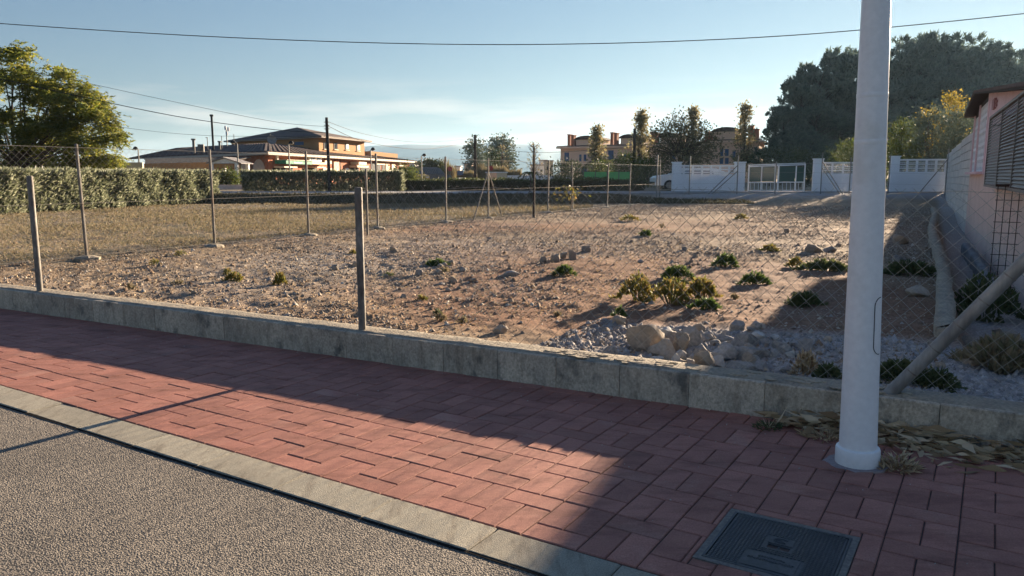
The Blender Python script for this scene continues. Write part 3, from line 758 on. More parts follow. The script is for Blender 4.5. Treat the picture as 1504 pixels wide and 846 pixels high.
rock(895, 518, 30, 15, 'flat grey stone lying left of the big tan boulder', 'rock_grey')
rock(996, 530, 19, 17, 'smooth white stone close behind the wall top', 'rock_white', facets=4)
rock(966, 527, 20, 9, 'flat pinkish pale stone lying on the wall edge', 'rock_white')
rock(1036, 537, 32, 27, 'pointed light brown wedge of rock leaning by the wall')
rock(1066, 523, 38, 25, 'tilted grey slab right of the pointed brown wedge', 'rock_grey')
rock(1107, 526, 52, 17, 'long flat grey slab in the rubble heap', 'rock_grey', depth=.5)
rock(1098, 509, 44, 20, 'layered grey concrete lump at the back of the rubble', 'rock_grey')
rock(1061, 497, 40, 8, 'straight pale strip of concrete lying flat in the rubble', 'rock_grey', depth=.35)
rock(1084, 484, 22, 15, 'round grey rock behind the rubble in the shade edge', 'rock_grey')
rock(910, 471, 22, 15, 'tan stone with a tuft of weed behind it')
rock(1092, 549, 46, 18, 'low dark grey rubble piece touching the wall top', 'rock_grey')
rock(1030, 517, 22, 18, 'small blue grey stone under the tall angular one', 'rock_grey')
rock(1058, 532, 26, 16, 'crumpled whitish scrap among the stones by the wall', 'rock_white', name='plastic_scrap')
rock(816, 384, 15, 12, 'upright pale stone, second from left in the row in mid field', 'rock')
rock(841, 380, 13, 14, 'rounded pale stone at the right end of the row in mid field', 'rock')
rock(828, 380, 11, 9, 'low pale stone between two taller ones in mid field', 'rock')
rock(797, 384, 13, 8, 'flat pale stone at the left end of the row in mid field', 'rock')
rock(861, 370, 14, 9, 'brown stone behind the row of pale stones in mid field', 'rock')
rock(735, 487, 24, 12, 'single cream stone lying alone near the wall', 'rock')
rock(748, 405, 32, 9, 'long low pale slab half sunk in the bare soil', 'rock_grey', depth=.5)
rock(665, 412, 14, 9, 'pale lump among gravel left of the leafy green weed patch', 'rock')
rock(1198, 372, 26, 11, 'broad pale stone beside the white lamp post in mid field', 'rock')
rock(1218, 370, 22, 8, 'flatter stone touching the white lamp post in mid field', 'rock_grey')
rock(1325, 357, 20, 12, 'pale stone right of the lamp post near the old curb', 'rock')
rock(1320, 385, 14, 8, 'small dark stone right of the lamp post in shade', 'rock_grey')
rock(1350, 438, 30, 13, 'shaded brown stone close to the old curb', 'rock')
rock(1445, 520, 30, 20, 'tan stone among dry grass right of the leaning pipe', 'rock')
rock(1428, 535, 26, 10, 'flat tan stone under the leaning pipe', 'rock')
rock(1480, 500, 30, 14, 'pale stone near the rusty mesh at the frame edge', 'rock')
gheap = 'broken angular stones in the rubble heap behind the low wall'
rh = random.Random(5)
for i in range(58):
    px = rh.uniform(960, 1190); py = rh.uniform(483, 536) + (px - 960) * .055
    p_ = onground(px, py); b_ = lot(p_.x, p_.y)[1]
    if b_ < .42: continue
    s_ = rh.uniform(11, 27)
    rock(px, py, s_, s_ * rh.uniform(.4, .65), 'broken angular stone lying in the rubble heap behind the low wall', rh.choice(['rock', 'rock_grey', 'rock_grey', 'rock_white']), gheap, sub=2, facets=14, yaw=rh.uniform(0, 6))
gsmall = 'small broken stones scattered over the dirt lot'
rr = random.Random(12)
for i in range(120):
    if i < 34: px, py = rr.uniform(880, 1170), rr.uniform(478, 545); s_ = rr.uniform(8, 18)
    elif i < 56: px, py = rr.uniform(1160, 1480), rr.uniform(490, 560); s_ = rr.uniform(7, 16)
    elif i < 80: px, py = rr.uniform(430, 700), rr.uniform(370, 425); s_ = rr.uniform(5, 12)
    elif i < 100: px, py = rr.uniform(150, 900), rr.uniform(380, 500); s_ = rr.uniform(5, 10)
    else: px, py = rr.uniform(900, 1380), rr.uniform(320, 440); s_ = rr.uniform(4, 9)
    p = onground(px, py); a_, b_ = lot(p.x, p.y)
    if b_ < .34 or (1225 < px < 1300 and py > 380): continue
    rock(px, py, s_, s_ * rr.uniform(.4, .7), 'small broken stone lying loose on the dirt lot', rr.choice(['rock', 'rock', 'rock_grey']), gsmall, sub=2, facets=6)

# ------------------------------------------------------------------ weeds
def weed(px, py, wpx, hpx, label, m='weed', n=260, Lf=.06, name='weed_plant', group=None, up=.5, elong=1.0, stems=0):
    p = onground(px, py); k = math.hypot(p.x, p.y) / F
    w, h = wpx * k / 2, hpx * k * 1.1
    n = int(n * 1.5); th = rng.uniform(0, 6.28, n); q = np.sqrt(rng.random(n)) * (1 + .35 * np.sin(th * 3 + px) + .2 * np.sin(th * 7 + py)) * .85 + np.abs(rng.normal(0, .06, n))
    C = np.stack([w * q * np.cos(th), .6 * w / elong * q * np.sin(th), h * np.maximum(.03, (1 - np.minimum(q, 1) ** 2) * rng.uniform(.25, .9, n))], 1)
    D = np.stack([np.cos(th) * q, np.sin(th) * q, np.full(n, up)], 1) + rng.normal(0, .45, (n, 3))
    e = empty(name, p, label, 'weed', group, rz=-math.atan2(p.x, p.y))
    leaves('foliage', C, D, rng.uniform(.5, 1.3, n) * Lf * .85, rng.uniform(.25, .5, n) * Lf * .85, X[m], e)
    mb = MB()
    for i in range(5 + stems):
        t_ = random.uniform(0, 6.28); r_ = random.uniform(.2, .85) * w
        mb.tube((r_ * .2 * math.cos(t_), r_ * .2 * math.sin(t_), -.03), (r_ * math.cos(t_), r_ * .6 / elong * math.sin(t_), h * random.uniform(.5, .9)), .006, .003, 4)
    mb.build('stem', X['weed_dark'] if m != 'straw' else X['straw'], e)
    return e
weed(642, 388, 32, 8, 'flat dark green weed patch alone in the pale gravel', 'weed', 420, .07)
weed(829, 402, 28, 13, 'small green weed below the row of pale stones', 'weed', 300, .07)
weed(995, 407, 44, 19, 'bright green bushy weed behind the yellowing weeds', 'weed', 480, .075)
weed(1066, 391, 32, 17, 'round green weed farthest back of the bright ones', 'weed', 380, .08)
weed(1108, 415, 40, 15, 'light green weed at the tip of the house shadow', 'weed', 380, .075)
weed(1036, 453, 38, 13, 'low bright green weed in front of the yellowing weeds', 'weed', 360, .06)
for px, py, w_, h_, lab in ((935, 440, 56, 40, 'yellowing weed clump at the left end of its long patch'), (985, 444, 64, 38, 'yellowing weed clump with reddish tips in the middle of its long patch'), (1030, 437, 46, 30, 'yellowing weed clump at the right end of its long patch')):
    weed(px, py, w_, h_, lab, 'weed_yellow', 520, .065, up=1.2, stems=8)
weed(1182, 446, 46, 18, 'dark weed clump growing in the shade left of the lamp post', 'weed_dark', 420, .07)
weed(1212, 400, 70, 14, 'wide dull weed patch at the shadow edge behind the lamp post', 'weed_dark', 620, .09, elong=1.5)
weed(1335, 405, 75, 18, 'wide dull weed patch in shade beside the old curb', 'weed_dark', 620, .09, elong=1.5)
weed(1322, 564, 74, 30, 'low dark green weeds between the lamp post and the leaning pipe', 'weed_dark', 900, .05)
weed(1375, 570, 60, 26, 'creeping dark weeds under the leaning pipe on the wall top', 'weed_dark', 500, .045)
weed(1215, 556, 34, 20, 'green weeds left of the lamp post foot on the wall top', 'weed_dark', 320, .045)
weed(1184, 548, 36, 34, 'dead brown thistle standing on the rubble left of the post', 'straw', 240, .05, up=1.3, stems=14)
weed(1445, 470, 90, 60, 'tall green weeds filling the trench before the pink wall', 'weed_dark', 900, .09, up=1.4, stems=8)
weed(1470, 540, 80, 34, 'tangled dead grass right of the leaning pipe', 'dry', 700, .12, up=1.4)
weed(344, 411, 24, 11, 'small olive weed on the near dirt right of the first pole', 'weed_yellow', 200, .06)
weed(411, 415, 16, 17, 'small upright yellow weed on the near dirt', 'weed_yellow', 150, .06, up=1.5)
weed(910, 462, 16, 14, 'little pale green tuft on the tan stone', 'weed', 120, .05, up=1.2)
weed(948, 347, 13, 7, 'tiny green weed far back on the bare soil', 'weed', 120, .1)
weed(924, 325, 26, 7, 'small yellow green weed far back left of the tiny green one', 'weed_yellow', 150, .1)
weed(1130, 370, 22, 9, 'pale yellow weed above the green weed by the shadow', 'weed_yellow', 180, .08)
weed(1088, 322, 14, 6, 'distant small weed on the bare soil below the gate', 'weed_yellow', 100, .12)
weed(1168, 393, 22, 13, 'pale dry weed left of the wide dull patch', 'weed_yellow', 180, .07, up=1.0)
rw = random.Random(44)
for i in range(26):
    px, py = rw.uniform(150, 1180), rw.uniform(325, 470)
    q = onground(px, py); a_, b_ = lot(q.x, q.y)
    if b_ < .5 or a_ < FENCE_A + .3 or a_ > CURB_A - .4: continue
    weed(px, py, rw.uniform(7, 16), rw.uniform(4, 10), 'small sparse seedling on the bare soil of the lot', rw.choice(['weed_yellow', 'weed_dark', 'dry', 'dry']), rw.randint(30, 70), .05, group='small seedlings dotted over the lot', up=1.0, stems=3)
# a sapling by the far fence
p = onground(838, 310); e = empty('sapling', p, 'thin sapling with drooping pale leaves at the fence line', 'sapling')
mb = MB(); mb.path([(0, 0, -.1), (.03, 0, .4), (.0, 0, .75), (.1, 0, .95)], [.02, .016, .012, .006], 5); mb.build('stem', X['bark'], e)
n = 90; C = np.stack([rng.normal(0, .2, n), rng.normal(0, .2, n), rng.uniform(.45, 1.0, n)], 1); D = np.concatenate([C[:, :2] * 3, np.full((n, 1), -.6)], 1) + rng.normal(0, .4, (n, 3))
leaves('foliage', C, D, .16, .06, X['weed_yellow'], e)

# ------------------------------------------------------------------ posts, pipes and wire fences
def wire_mesh(P, Q, z0, z1, diag, r, name, parent, wob=0.0, loc=None):
    """diamond wire netting between two ground points (parent's own coordinates)"""
    P, Q = Vector(P), Vector(Q); d = Q - P; L = Vector((d.x, d.y, 0)).length; Hh = z1 - z0
    dirv = Vector((d.x, d.y, 0)).normalized(); nrm = Vector((-dirv.y, dirv.x, 0)); mb = MB()
    def pt(s_, h_):
        f_ = s_ / L; o_ = wob * (math.sin(s_ * 2.1) * .6 + math.sin(s_ * .77 + 1) * .8) * (math.sin(math.pi * min(1, max(0, h_ / Hh))) + .25)
        return P + d * f_ + nrm * o_ + Vector((0, 0, z0 + h_))
    k = -Hh
    while k < L:
        for sgn in (1, -1):
            s0, s1 = k, k + Hh; h0, h1 = 0.0, Hh
            if s0 < 0: h0 = -s0; s0 = 0
            if s1 > L: h1 = Hh - (s1 - L); s1 = L
            if s1 - s0 < .02: continue
            if sgn < 0: h0, h1 = Hh - h0, Hh - h1
            m_ = 1 if wob == 0 else max(2, int((s1 - s0) / .2))
            mb.path([pt(s0 + (s1 - s0) * q / m_, h0 + (h1 - h0) * q / m_) for q in range(m_ + 1)], r, 3)
        k += diag
    return mb.build(name, X['wire'], parent)
# fence along the neighbouring lot and the far side of the lot
lf = empty('chain_link_fence', lw(FENCE_A, 2.7, FZ), 'long tall wire netting fence on thin grey posts crossing the lot', 'fence')
base = Vector(lf.location)
posts_px = [(128, 380, 218), (329, 362, 225), (467, 348, 230), (575, 338, 235), (653, 327, 233), (712, 321, 236), (769, 312, 240), (819, 309, 237), (856, 304, 240), (890, 301, 237), (940, 297, 240)]
pp = []
for px, py, top in posts_px:
    g = gr(px, py, FZ); a_, b_ = lot(g.x, g.y)
    g = lw(FENCE_A + (max(0, b_ - 14)) * .03, b_, FZ); pp.append(g)
pp.insert(0, lw(FENCE_A, pp[0].y and lot(pp[0].x, pp[0].y)[1] - 2.6, FZ)); pp.insert(0, lw(FENCE_A, lot(pp[0].x, pp[0].y)[1] - 2.4, FZ))
first = None
PHT = 1.82
for i, g in enumerate(pp):
    z = gz(g.x, g.y) - FZ
    if first is None:
        mb = MB(); mb.tube((0, 0, -.35), (0, 0, PHT), .026, n=8); mb.lathe([(.028, PHT - .01), (.028, PHT + .012), (.012, PHT + .022)], n=8)
        o = first = mb.build('post', X['galv_dark'], lf, smooth=True)
        mb2 = MB(); mb2.lathe([(.2, -.1), (.19, .02), (.11, .05), (.03, .06)], n=9)
        for k_, v_ in enumerate(mb2.v): mb2.v[k_] = (v_[0] * random.uniform(.8, 1.25), v_[1] * random.uniform(.8, 1.25), v_[2])
        foot0 = mb2.build('concrete_foot', X['mortar'], o)
    else:
        o = first.copy(); COL.objects.link(o); f_ = foot0.copy(); COL.objects.link(f_); f_.parent = o; f_.rotation_euler.z = i * 1.3
    o.location = g - base + Vector((0, 0, z)); o.rotation_euler = (random.gauss(0, .008), random.gauss(0, .008), 0)
wire_mesh(pp[0] - base, pp[6] - base, .05, PHT - .03, .11, .0015, 'wire_netting', lf)
wire_mesh(pp[6] - base, pp[-1] - base, .05, PHT - .03, .11, .0015, 'wire_netting', lf)
for zz in (.05, .9, PHT - .04):
    mb = MB(); mb.path([g - base + Vector((.03, 0, zz)) for g in pp], .003, 4); mb.build('tension_wire', X['wire'], lf)
g = pp[7] - base
for s_ in (-1, 1):
    mb = MB(); q = g + E2 * s_ * .95; mb.tube(q + Vector((0, 0, -.1)), g + Vector((0, 0, 1.45)), .02, n=8); mb.build('brace', X['galv_dark'], lf)
# far fence below the white wall
bf = empty('far_wire_fence', (7.3, 37.4, .3), 'far wire fence on tall grey posts in front of the white wall', 'fence')
base = Vector(bf.location)
bp = [(964, 298, 228, 37.6), (1012, 289, 230, 39.6), (1082, 287, 229, 40), (1138, 287, 238, 40), (1205, 285, 225, 40), (1247, 284, 232, 40), (1304, 284, 228, 39.6), (1388, 288, 219, 38.6)]
pts = []
for px, py, top, Y in bp:
    p = at(px, py, Y); p.z = gz(p.x, p.y); tp = at(px, top, Y).z - p.z; pts.append((p, tp))
for p, tp in pts:
    mb = MB(); mb.tube((0, 0, -.3), (0, 0, tp), .032, n=8); mb.lathe([(.035, tp - .01), (.035, tp + .015), (.012, tp + .03)], n=8)
    mb.build('post', X['galv'], bf, p - base, smooth=True)
for i, ((p, tp), (q, tq)) in enumerate(zip(pts, pts[1:])):
    if i == 3: continue
    a_, b_ = p - base, q - base; b_.z = a_.z
    wire_mesh(a_, b_, .02, 1.55, .12, .0013, 'wire_netting', bf)
for zz in (.03, .55, 1.1, 1.55):
    mb = MB(); mb.path([p - base + Vector((0, -.03, zz)) for p, tp in pts], .0035, 4); mb.build('tension_wire', X['wire'], bf)
for i, dx in ((2, -1.5), (2, -1.32), (4, 1.1), (4, .95), (7, -1.5)):
    p, tp = pts[i]; q = p - base
    mb = MB(); mb.tube(q + Vector((0, -.05, tp - .45 if abs(dx) in (1.5, 1.1) else tp - .75)), q + Vector((dx, -.12, .0)), .022, n=8); mb.build('brace', X['galv_dark'], bf)

# posts standing on the low wall, and the netting at the right
nf = empty('wall_fence', lw(0, .1, WT), 'low netting fence on weathered posts along the low wall', 'fence', rz=-WA)
def wa_of(px, py): q = lw(0, .1); return hit(px, py, (q.x, q.y), (E1.x, E1.y))[0]
wposts = [wa_of(58, 420), wa_of(532, 478)]
for a_, h_ in zip(wposts, (1.30, 1.21)):
    mb = MB(); mb.lathe([(.0325, -.05), (.0325, h_ - .012), (.029, h_), (.0, h_ + .004)], n=20)
    for k_ in range(3): mb.lathe([(.0335, h_ - .12 - k_ * .5), (.0335, h_ - .105 - k_ * .5)], n=16)
    mb.build('post', X['galv_dark'], nf, (a_, 0, 0), smooth=True)
ap = wa_of(1305, 575)
end = ap + .98
mb = MB(); mb.lathe([(.037, -.05), (.037, 1.5), (.0, 1.51)], n=16); mb.build('post', X['galv_dark'], nf, (end + .02, 0, 0), smooth=True)
mb = MB(); mb.tube((ap, -.01, -.01), (end, -.01, 1.32), .038, n=20); mb.build('leaning_pipe', X['galv'], nf, smooth=True)
mb = MB()
for q in np.linspace(.12, .8, 7):
    c_ = Vector((ap, -.01, -.01)).lerp(Vector((end, -.01, 1.32)), q); d_ = Vector((.98, 0, 1.33)).normalized()
    mb.tube(c_ - d_ * .004, c_ + d_ * .004, .0392, n=20)
mb.build('tie_wire', X['galv_dark'], nf)
wire_mesh((wposts[1] + .05, .05, 0), (end, .05, 0), .0, 1.235, .098, .0013, 'wire_netting', nf, wob=.035)
mb = MB(); mb.path([(wposts[1] + (end - wposts[1]) * q, .05 + .02 * math.sin(q * 9), 1.2 - .02 * math.sin(q * 20)) for q in np.linspace(0, 1, 30)], .0016, 4); mb.build('tension_wire', X['wire'], nf)

# ------------------------------------------------------------------ pink house and what stands in front of it
HA = R(27.5)                               # the house stands a little askew to the lot
HE1 = Vector((math.cos(HA), -math.sin(HA), 0)); HE2 = Vector((math.sin(HA), math.cos(HA), 0)); HREF = Vector((7.4, 11.4, 0))
def lwp(a, b, z=0.0): return HREF + HE1 * (a - PINK_A) + HE2 * (b - 8.56) + Vector((0, 0, z))
PD = (HE2.x, HE2.y)
def pink(px, py, off=0.0):
    """(distance along the house wall, height) of a photo direction"""
    p0 = lwp(PINK_A + off, 0)
    return hit(px, py, (p0.x, p0.y), PD)
X['vent'] = flat('dull_red_tile', (.42, .22, .22), .8)
ph = empty('pink_house', lwp(PINK_A, 8.0), 'low pink rendered house with brown shutters and open brickwork bays at the right', 'house', rz=-HA)
def T(px, py, off=0.0): s_, z_ = pink(px, py, off); return s_ - 8.0, z_
# own frame: x away from the lot, y along the wall, z up
ROV = -.25
yF = T(1416, 210)[0]; yP = T(1430, 136, ROV)[0]; yPil = T(1447, 210)[0]; yPil2 = T(1453, 210)[0]
yN = -2.6
zpk = T(1430, 136, ROV)[1]; yF = T(1416, 171, ROV)[0]; zfar = T(1416, 171, ROV)[1]; yN4 = T(1504, 126, ROV)[0]; zN4 = T(1504, 126, ROV)[1]
yWend = yF - .1
def roof_z(y): return zpk - (zpk - zfar) * (y - yP) / max(.1, yF - yP) if y > yP else zpk - (zpk - zN4) * (yP - y) / (yP - yN4)
zs = T(1440, 254)[1]      # sill of the bays
# solid wall below sill and around the bays (each piece its own slab, butted)
def wslab(mb, y0, y1, z0, z1, x0=0, x1=.25, tz=None):
    z1a, z1b = (z1, z1) if tz is None else tz
    mb.add([(x0, y0, z0), (x1, y0, z0), (x1, y1, z0), (x0, y1, z0), (x0, y0, z1a), (x1, y0, z1a), (x1, y1, z1b), (x0, y1, z1b)],
           [(3, 2, 1, 0), (4, 5, 6, 7), (0, 1, 5, 4), (1, 2, 6, 5), (2, 3, 7, 6), (3, 0, 4, 7)])
mb = MB(); wslab(mb, yN, yWend, -.4, zs - .03); mb.build('lower_wall', X['salmon'], ph)
mb = MB(); wslab(mb, yN, yPil, zs - .03, 0, tz=(roof_z(yN) - .03, roof_z(yPil) - .03)); mb.build('upper_wall', X['pink'], ph)
yb = [yPil, T(1435, 210)[0], T(1435, 210)[0], 0, yWend]
# pilasters
for (y0, y1) in ((yPil - .35, yPil), (yb[1] - .09, yb[1] + .09), (yWend - .2, yWend)):
    mb = MB(); wslab(mb, y0, y1, zs - .03, 0, -.01, .26, tz=(roof_z(y0) - .04, roof_z(y1) - .04)); mb.build('pilaster', X['pink'], ph)
mb = MB(); mb.box((-.03, (yN + yWend) / 2, zs - .05), (.2, yWend - yN - .01, .07)) ; 
mb = MB(); mb.box((-.02, (yPil + yWend) / 2, zs + .0), (.2, yWend - yPil, .06)); mb.build('sill', X['pink'], ph)
# the two bays of open blocks, set back in dark reveals
for (y0, y1) in ((yPil, yb[1] - .09), (yb[1] + .09, yWend - .2)):
    zt = min(roof_z(y0), roof_z(y1)) - .12
    mb = MB(); wslab(mb, y0, y1, zs, zt, .2, .22); mb.build('dark_back', X['dark'], ph)
    nb = max(2, round((y1 - y0) / .45)); nzb = max(4, round((zt - zs) / .3))
    bw, bh = (y1 - y0) / nb, (zt - zs) / nzb
    proto = None
    for i in range(nb):
        for k in range(nzb):
            if proto is None:
                mb = MB(); fr = .035
                mb.box((0, 0, -bh / 2 + fr / 2), (.1, bw - .01, fr)); mb.box((0, 0, bh / 2 - fr / 2), (.1, bw - .01, fr))
                mb.box((0, -bw / 2 + fr / 2, 0), (.1, fr, bh - 2 * fr)); mb.box((0, bw / 2 - fr / 2, 0), (.1, fr, bh - 2 * fr))
                mb.box((0, 0, 0), (.08, bw - 2 * fr - .01, bh * .3)); mb.box((0, 0, 0), (.082, fr * 2.2, bh - 2 * fr))
                o = proto = mb.build('open_block', X['white'], ph)
            else: o = proto.copy(); COL.objects.link(o)
            o.location = (.075, y0 + (i + .5) * bw, zs + .03 + (k + .5) * bh)
    mb = MB(); wslab(mb, y0, y1, zt, 0, .02, .24, tz=(roof_z(y0) - .04, roof_z(y1) - .04)); mb.build('lintel', X['soffit'], ph)
# other walls of the house
DEP = 7.0
mb = MB(); wslab(mb, yN, yN + .25, -.4, roof_z(yN) - .06, .25, DEP); wslab(mb, yWend - .25, yWend, -.4, roof_z(yWend) - .06, .26, DEP); wslab(mb, yN + .25, yWend - .25, -.4, 2.6, DEP - .25, DEP)
mb.build('outer_walls', X['pink'], ph)
# shallow pitched roof, boards seen from below
yE0, yE1 = yN - .5, yF + .05
for nm, m_, dz, th_ in (('roof', 'roof_dark', .0, .05), ('soffit', 'soffit', -.035, .034)):
    mb = MB()
    x0 = ROV if nm == 'roof' else ROV + .02
    mb.solid([(x0, yE0, roof_z(yE0) + dz), (DEP + .4, yE0, roof_z(yE0) + dz), (DEP + .4, yP, zpk + dz), (x0, yP, zpk + dz)], (0, 0, th_))
    mb.solid([(x0, yP, zpk + dz), (DEP + .4, yP, zpk + dz), (DEP + .4, yE1, roof_z(yE1) + dz), (x0, yE1, roof_z(yE1) + dz)], (0, 0, th_))
    mb.build(nm, X[m_], ph)
# small tile plaque with a rail over it, under the eave
s0, z0 = T(1466, 140); 
mb = MB(); mb.box((-.02, T(1463, 145)[0], T(1463, 145)[1] - .1), (.05, .5, .2)); mb.build('vent', X['vent'], ph)
mb = MB(); mb.box((-.012, T(1464, 150)[0], T(1464, 150)[1]), (.03, .55, .05)); mb.box((-.012, T(1464, 154)[0], T(1464, 155)[1]), (.03, .35, .05)); mb.build('plaque', X['vent'], ph)
# brown metal louvre shutters hung before the wall
yL1 = T(1450, 220, -.18)[0]; yL0 = T(1504, 200, -.18)[0] - 2.2
zl0 = T(1448, 270, -.18)[1]; zl1 = T(1450, 179, -.18)[1]
sh = empty('louvre_screen', lwp(PINK_A - .16, 8.0), 'long brown metal louvre screen fixed to the pink house', 'shutter', rz=-HA)
ns = 24; dz = (zl1 - zl0) / ns; proto = None
cuts = [yL0, T(1490, 210, -.18)[0], T(1468, 210, -.18)[0], yL1]
for i in range(3):
    y0, y1 = cuts[i], cuts[i + 1]; me_ = None
    for k in range(ns):
        if me_ is None:
            mb = MB(); mb.span((-.0, y0 + .03, 0), (.0, y1 - .03, 0), .012, dz * 1.05); o = mb.build('slat', X['slat'], sh); me_ = o
            o.rotation_euler.y = R(32)
        else: o = me_.copy(); COL.objects.link(o)
        o.location = (0, 0, zl0 + (k + .5) * dz)
for y_ in cuts:
    mb = MB(); mb.box((0, y_, (zl0 + zl1) / 2), (.05, .05, zl1 - zl0 + .06)); mb.build('upright', X['slat'], sh)
for z_ in (zl0 - .03, zl1 + .03):
    mb = MB(); mb.box((0, (yL0 + yL1) / 2, z_), (.06, yL1 - yL0, .04)); mb.build('rail', X['slat'], sh)
for y_ in cuts[1:]:
    mb = MB(); mb.box((.09, y_, zl0 + .1), (.14, .04, .04)); mb.box((.09, y_, zl1 - .1), (.14, .04, .04)); mb.build('bracket', X['slat'], sh)
# rusty welded mesh standing at the corner
q0 = lwp(PINK_A - .30, lot(*gr(1487, 418, .02)[:2])[1] - .2, -.1)
rm = empty('rusty_mesh', q0, 'rusty welded steel mesh standing in front of the pink house', 'mesh panel', rz=-HA)
mb = MB(); topz = 1.5
for k in range(14): mb.tube((k * .085, 0, 0), (k * .085, 0, topz), .006, n=5)
for k in range(10): mb.tube((-.02, .008, .1 + k * .15), (1.13, .008, .1 + k * .15), .005, n=5)
mb.build('rods', X['rust'], rm)
mb = MB(); mb.span((-.03, 0, topz), (1.14, 0, topz), .035, .035); mb.build('top_rail', X['rust'], rm)
# old curb across the lot, trench slab, pale block wall behind
oc = empty('old_curb', lw(CURB_A, 2.2), 'old rough concrete curb running back between the lot and the trench', 'curb', rz=-WA)
def rough_bar(L, w, h, step=.12, amp=.02, seed=5):
    n_ = int(L / step); V = []; prof = [(-w / 2, -.35), (-w / 2, h * .55), (-w / 2 + .01, h), (0, h + .012), (w / 2 - .01, h), (w / 2, h * .55), (w / 2, -.35)]
    for i in range(n_ + 1):
        for j, (a_, z_) in enumerate(prof):
            s_ = np.array([i * step]); V.append((a_ + amp * float(vnoise(s_, np.array([j * 1.7]), .3, seed)[0]) + .05 * math.sin(i * step * .35), i * step, z_ + amp * float(vnoise(s_ + 9, np.array([j * 2.3]), .25, seed)[0]) * (z_ > 0)))
    k = len(prof); ix = np.arange((n_ + 1) * k).reshape(n_ + 1, k)
    Q = np.stack([ix[:-1, :-1], ix[1:, :-1], ix[1:, 1:], ix[:-1, 1:]], -1).reshape(-1, 4)
    cap = np.array([[ix[0, 0], ix[0, 1], ix[0, 5], ix[0, 6]], [ix[0, 1], ix[0, 2], ix[0, 4], ix[0, 5]], [ix[0, 2], ix[0, 3], ix[0, 4], ix[0, 4]]])[:2]
    return np.array(V), np.concatenate([Q, cap])
V, Q = rough_bar(26, .17, FZ + .12, amp=.045); np_mesh('concrete_bar', V, Q, X['mortar'], oc)
ts = empty('trench_slab', lwp(PINK_A - .32, 6.3), 'grey blue broken slab edge in the trench along the pink wall', 'slab', rz=-HA)
X['slabblue'] = mat('blue_grey_cement', (.20, .215, .225), .9, col2=(.13, .14, .15), scale=3, fine=.2)
V, Q = rough_bar(7.5, .14, .12, amp=.03, seed=8); np_mesh('cement_bar', V, Q, X['slabblue'], ts)
BOF = .03
bw_ = empty('block_wall', lwp(PINK_A + BOF, 8.0 + yWend), 'pale cinder block wall with a stepped top behind the pink house', 'wall', rz=-HA)
steps = [(1416, 1410.5, 205), (1410.5, 1403, 212), (1403, 1397, 218), (1397, 1389, 225)]
CBH = .2
protos = {}
for x0, x1, ty in steps:
    y0, y1 = T(x0, 230, BOF)[0] - yWend, T(x1, 230, BOF)[0] - yWend; zt = T((x0 + x1) / 2, ty, BOF)[1]
    y0 = .02 if x0 == 1416 else max(y0, .02); y1 = min(y1, (40.7 - lwp(PINK_A, 8.0 + yWend).y) / HE2.y)
    if y1 - y0 < .2: continue
    nrow = max(1, round((zt + .3) / .25)); h_ = (zt + .3) / nrow; ncol = max(1, round((y1 - y0) / .8)); w_ = (y1 - y0) / ncol
    for r_ in range(nrow):
        for c_ in range(ncol):
            mb = MB(); v_, f_ = chamfer_box(.2, w_ - .015, 0, h_ - .012, .01); mb.add(v_, f_)
            o = mb.build('block', X['block'], bw_); o.location = (.1, y0 + (c_ + .5) * w_, -.3 + r_ * h_)
    mb = MB(); mb.box((.12, (y0 + y1) / 2, (zt - .05) / 2 - .15), (.08, y1 - y0 - .004, zt + .25)); mb.build('mortar_fill', X['mortar'], bw_)
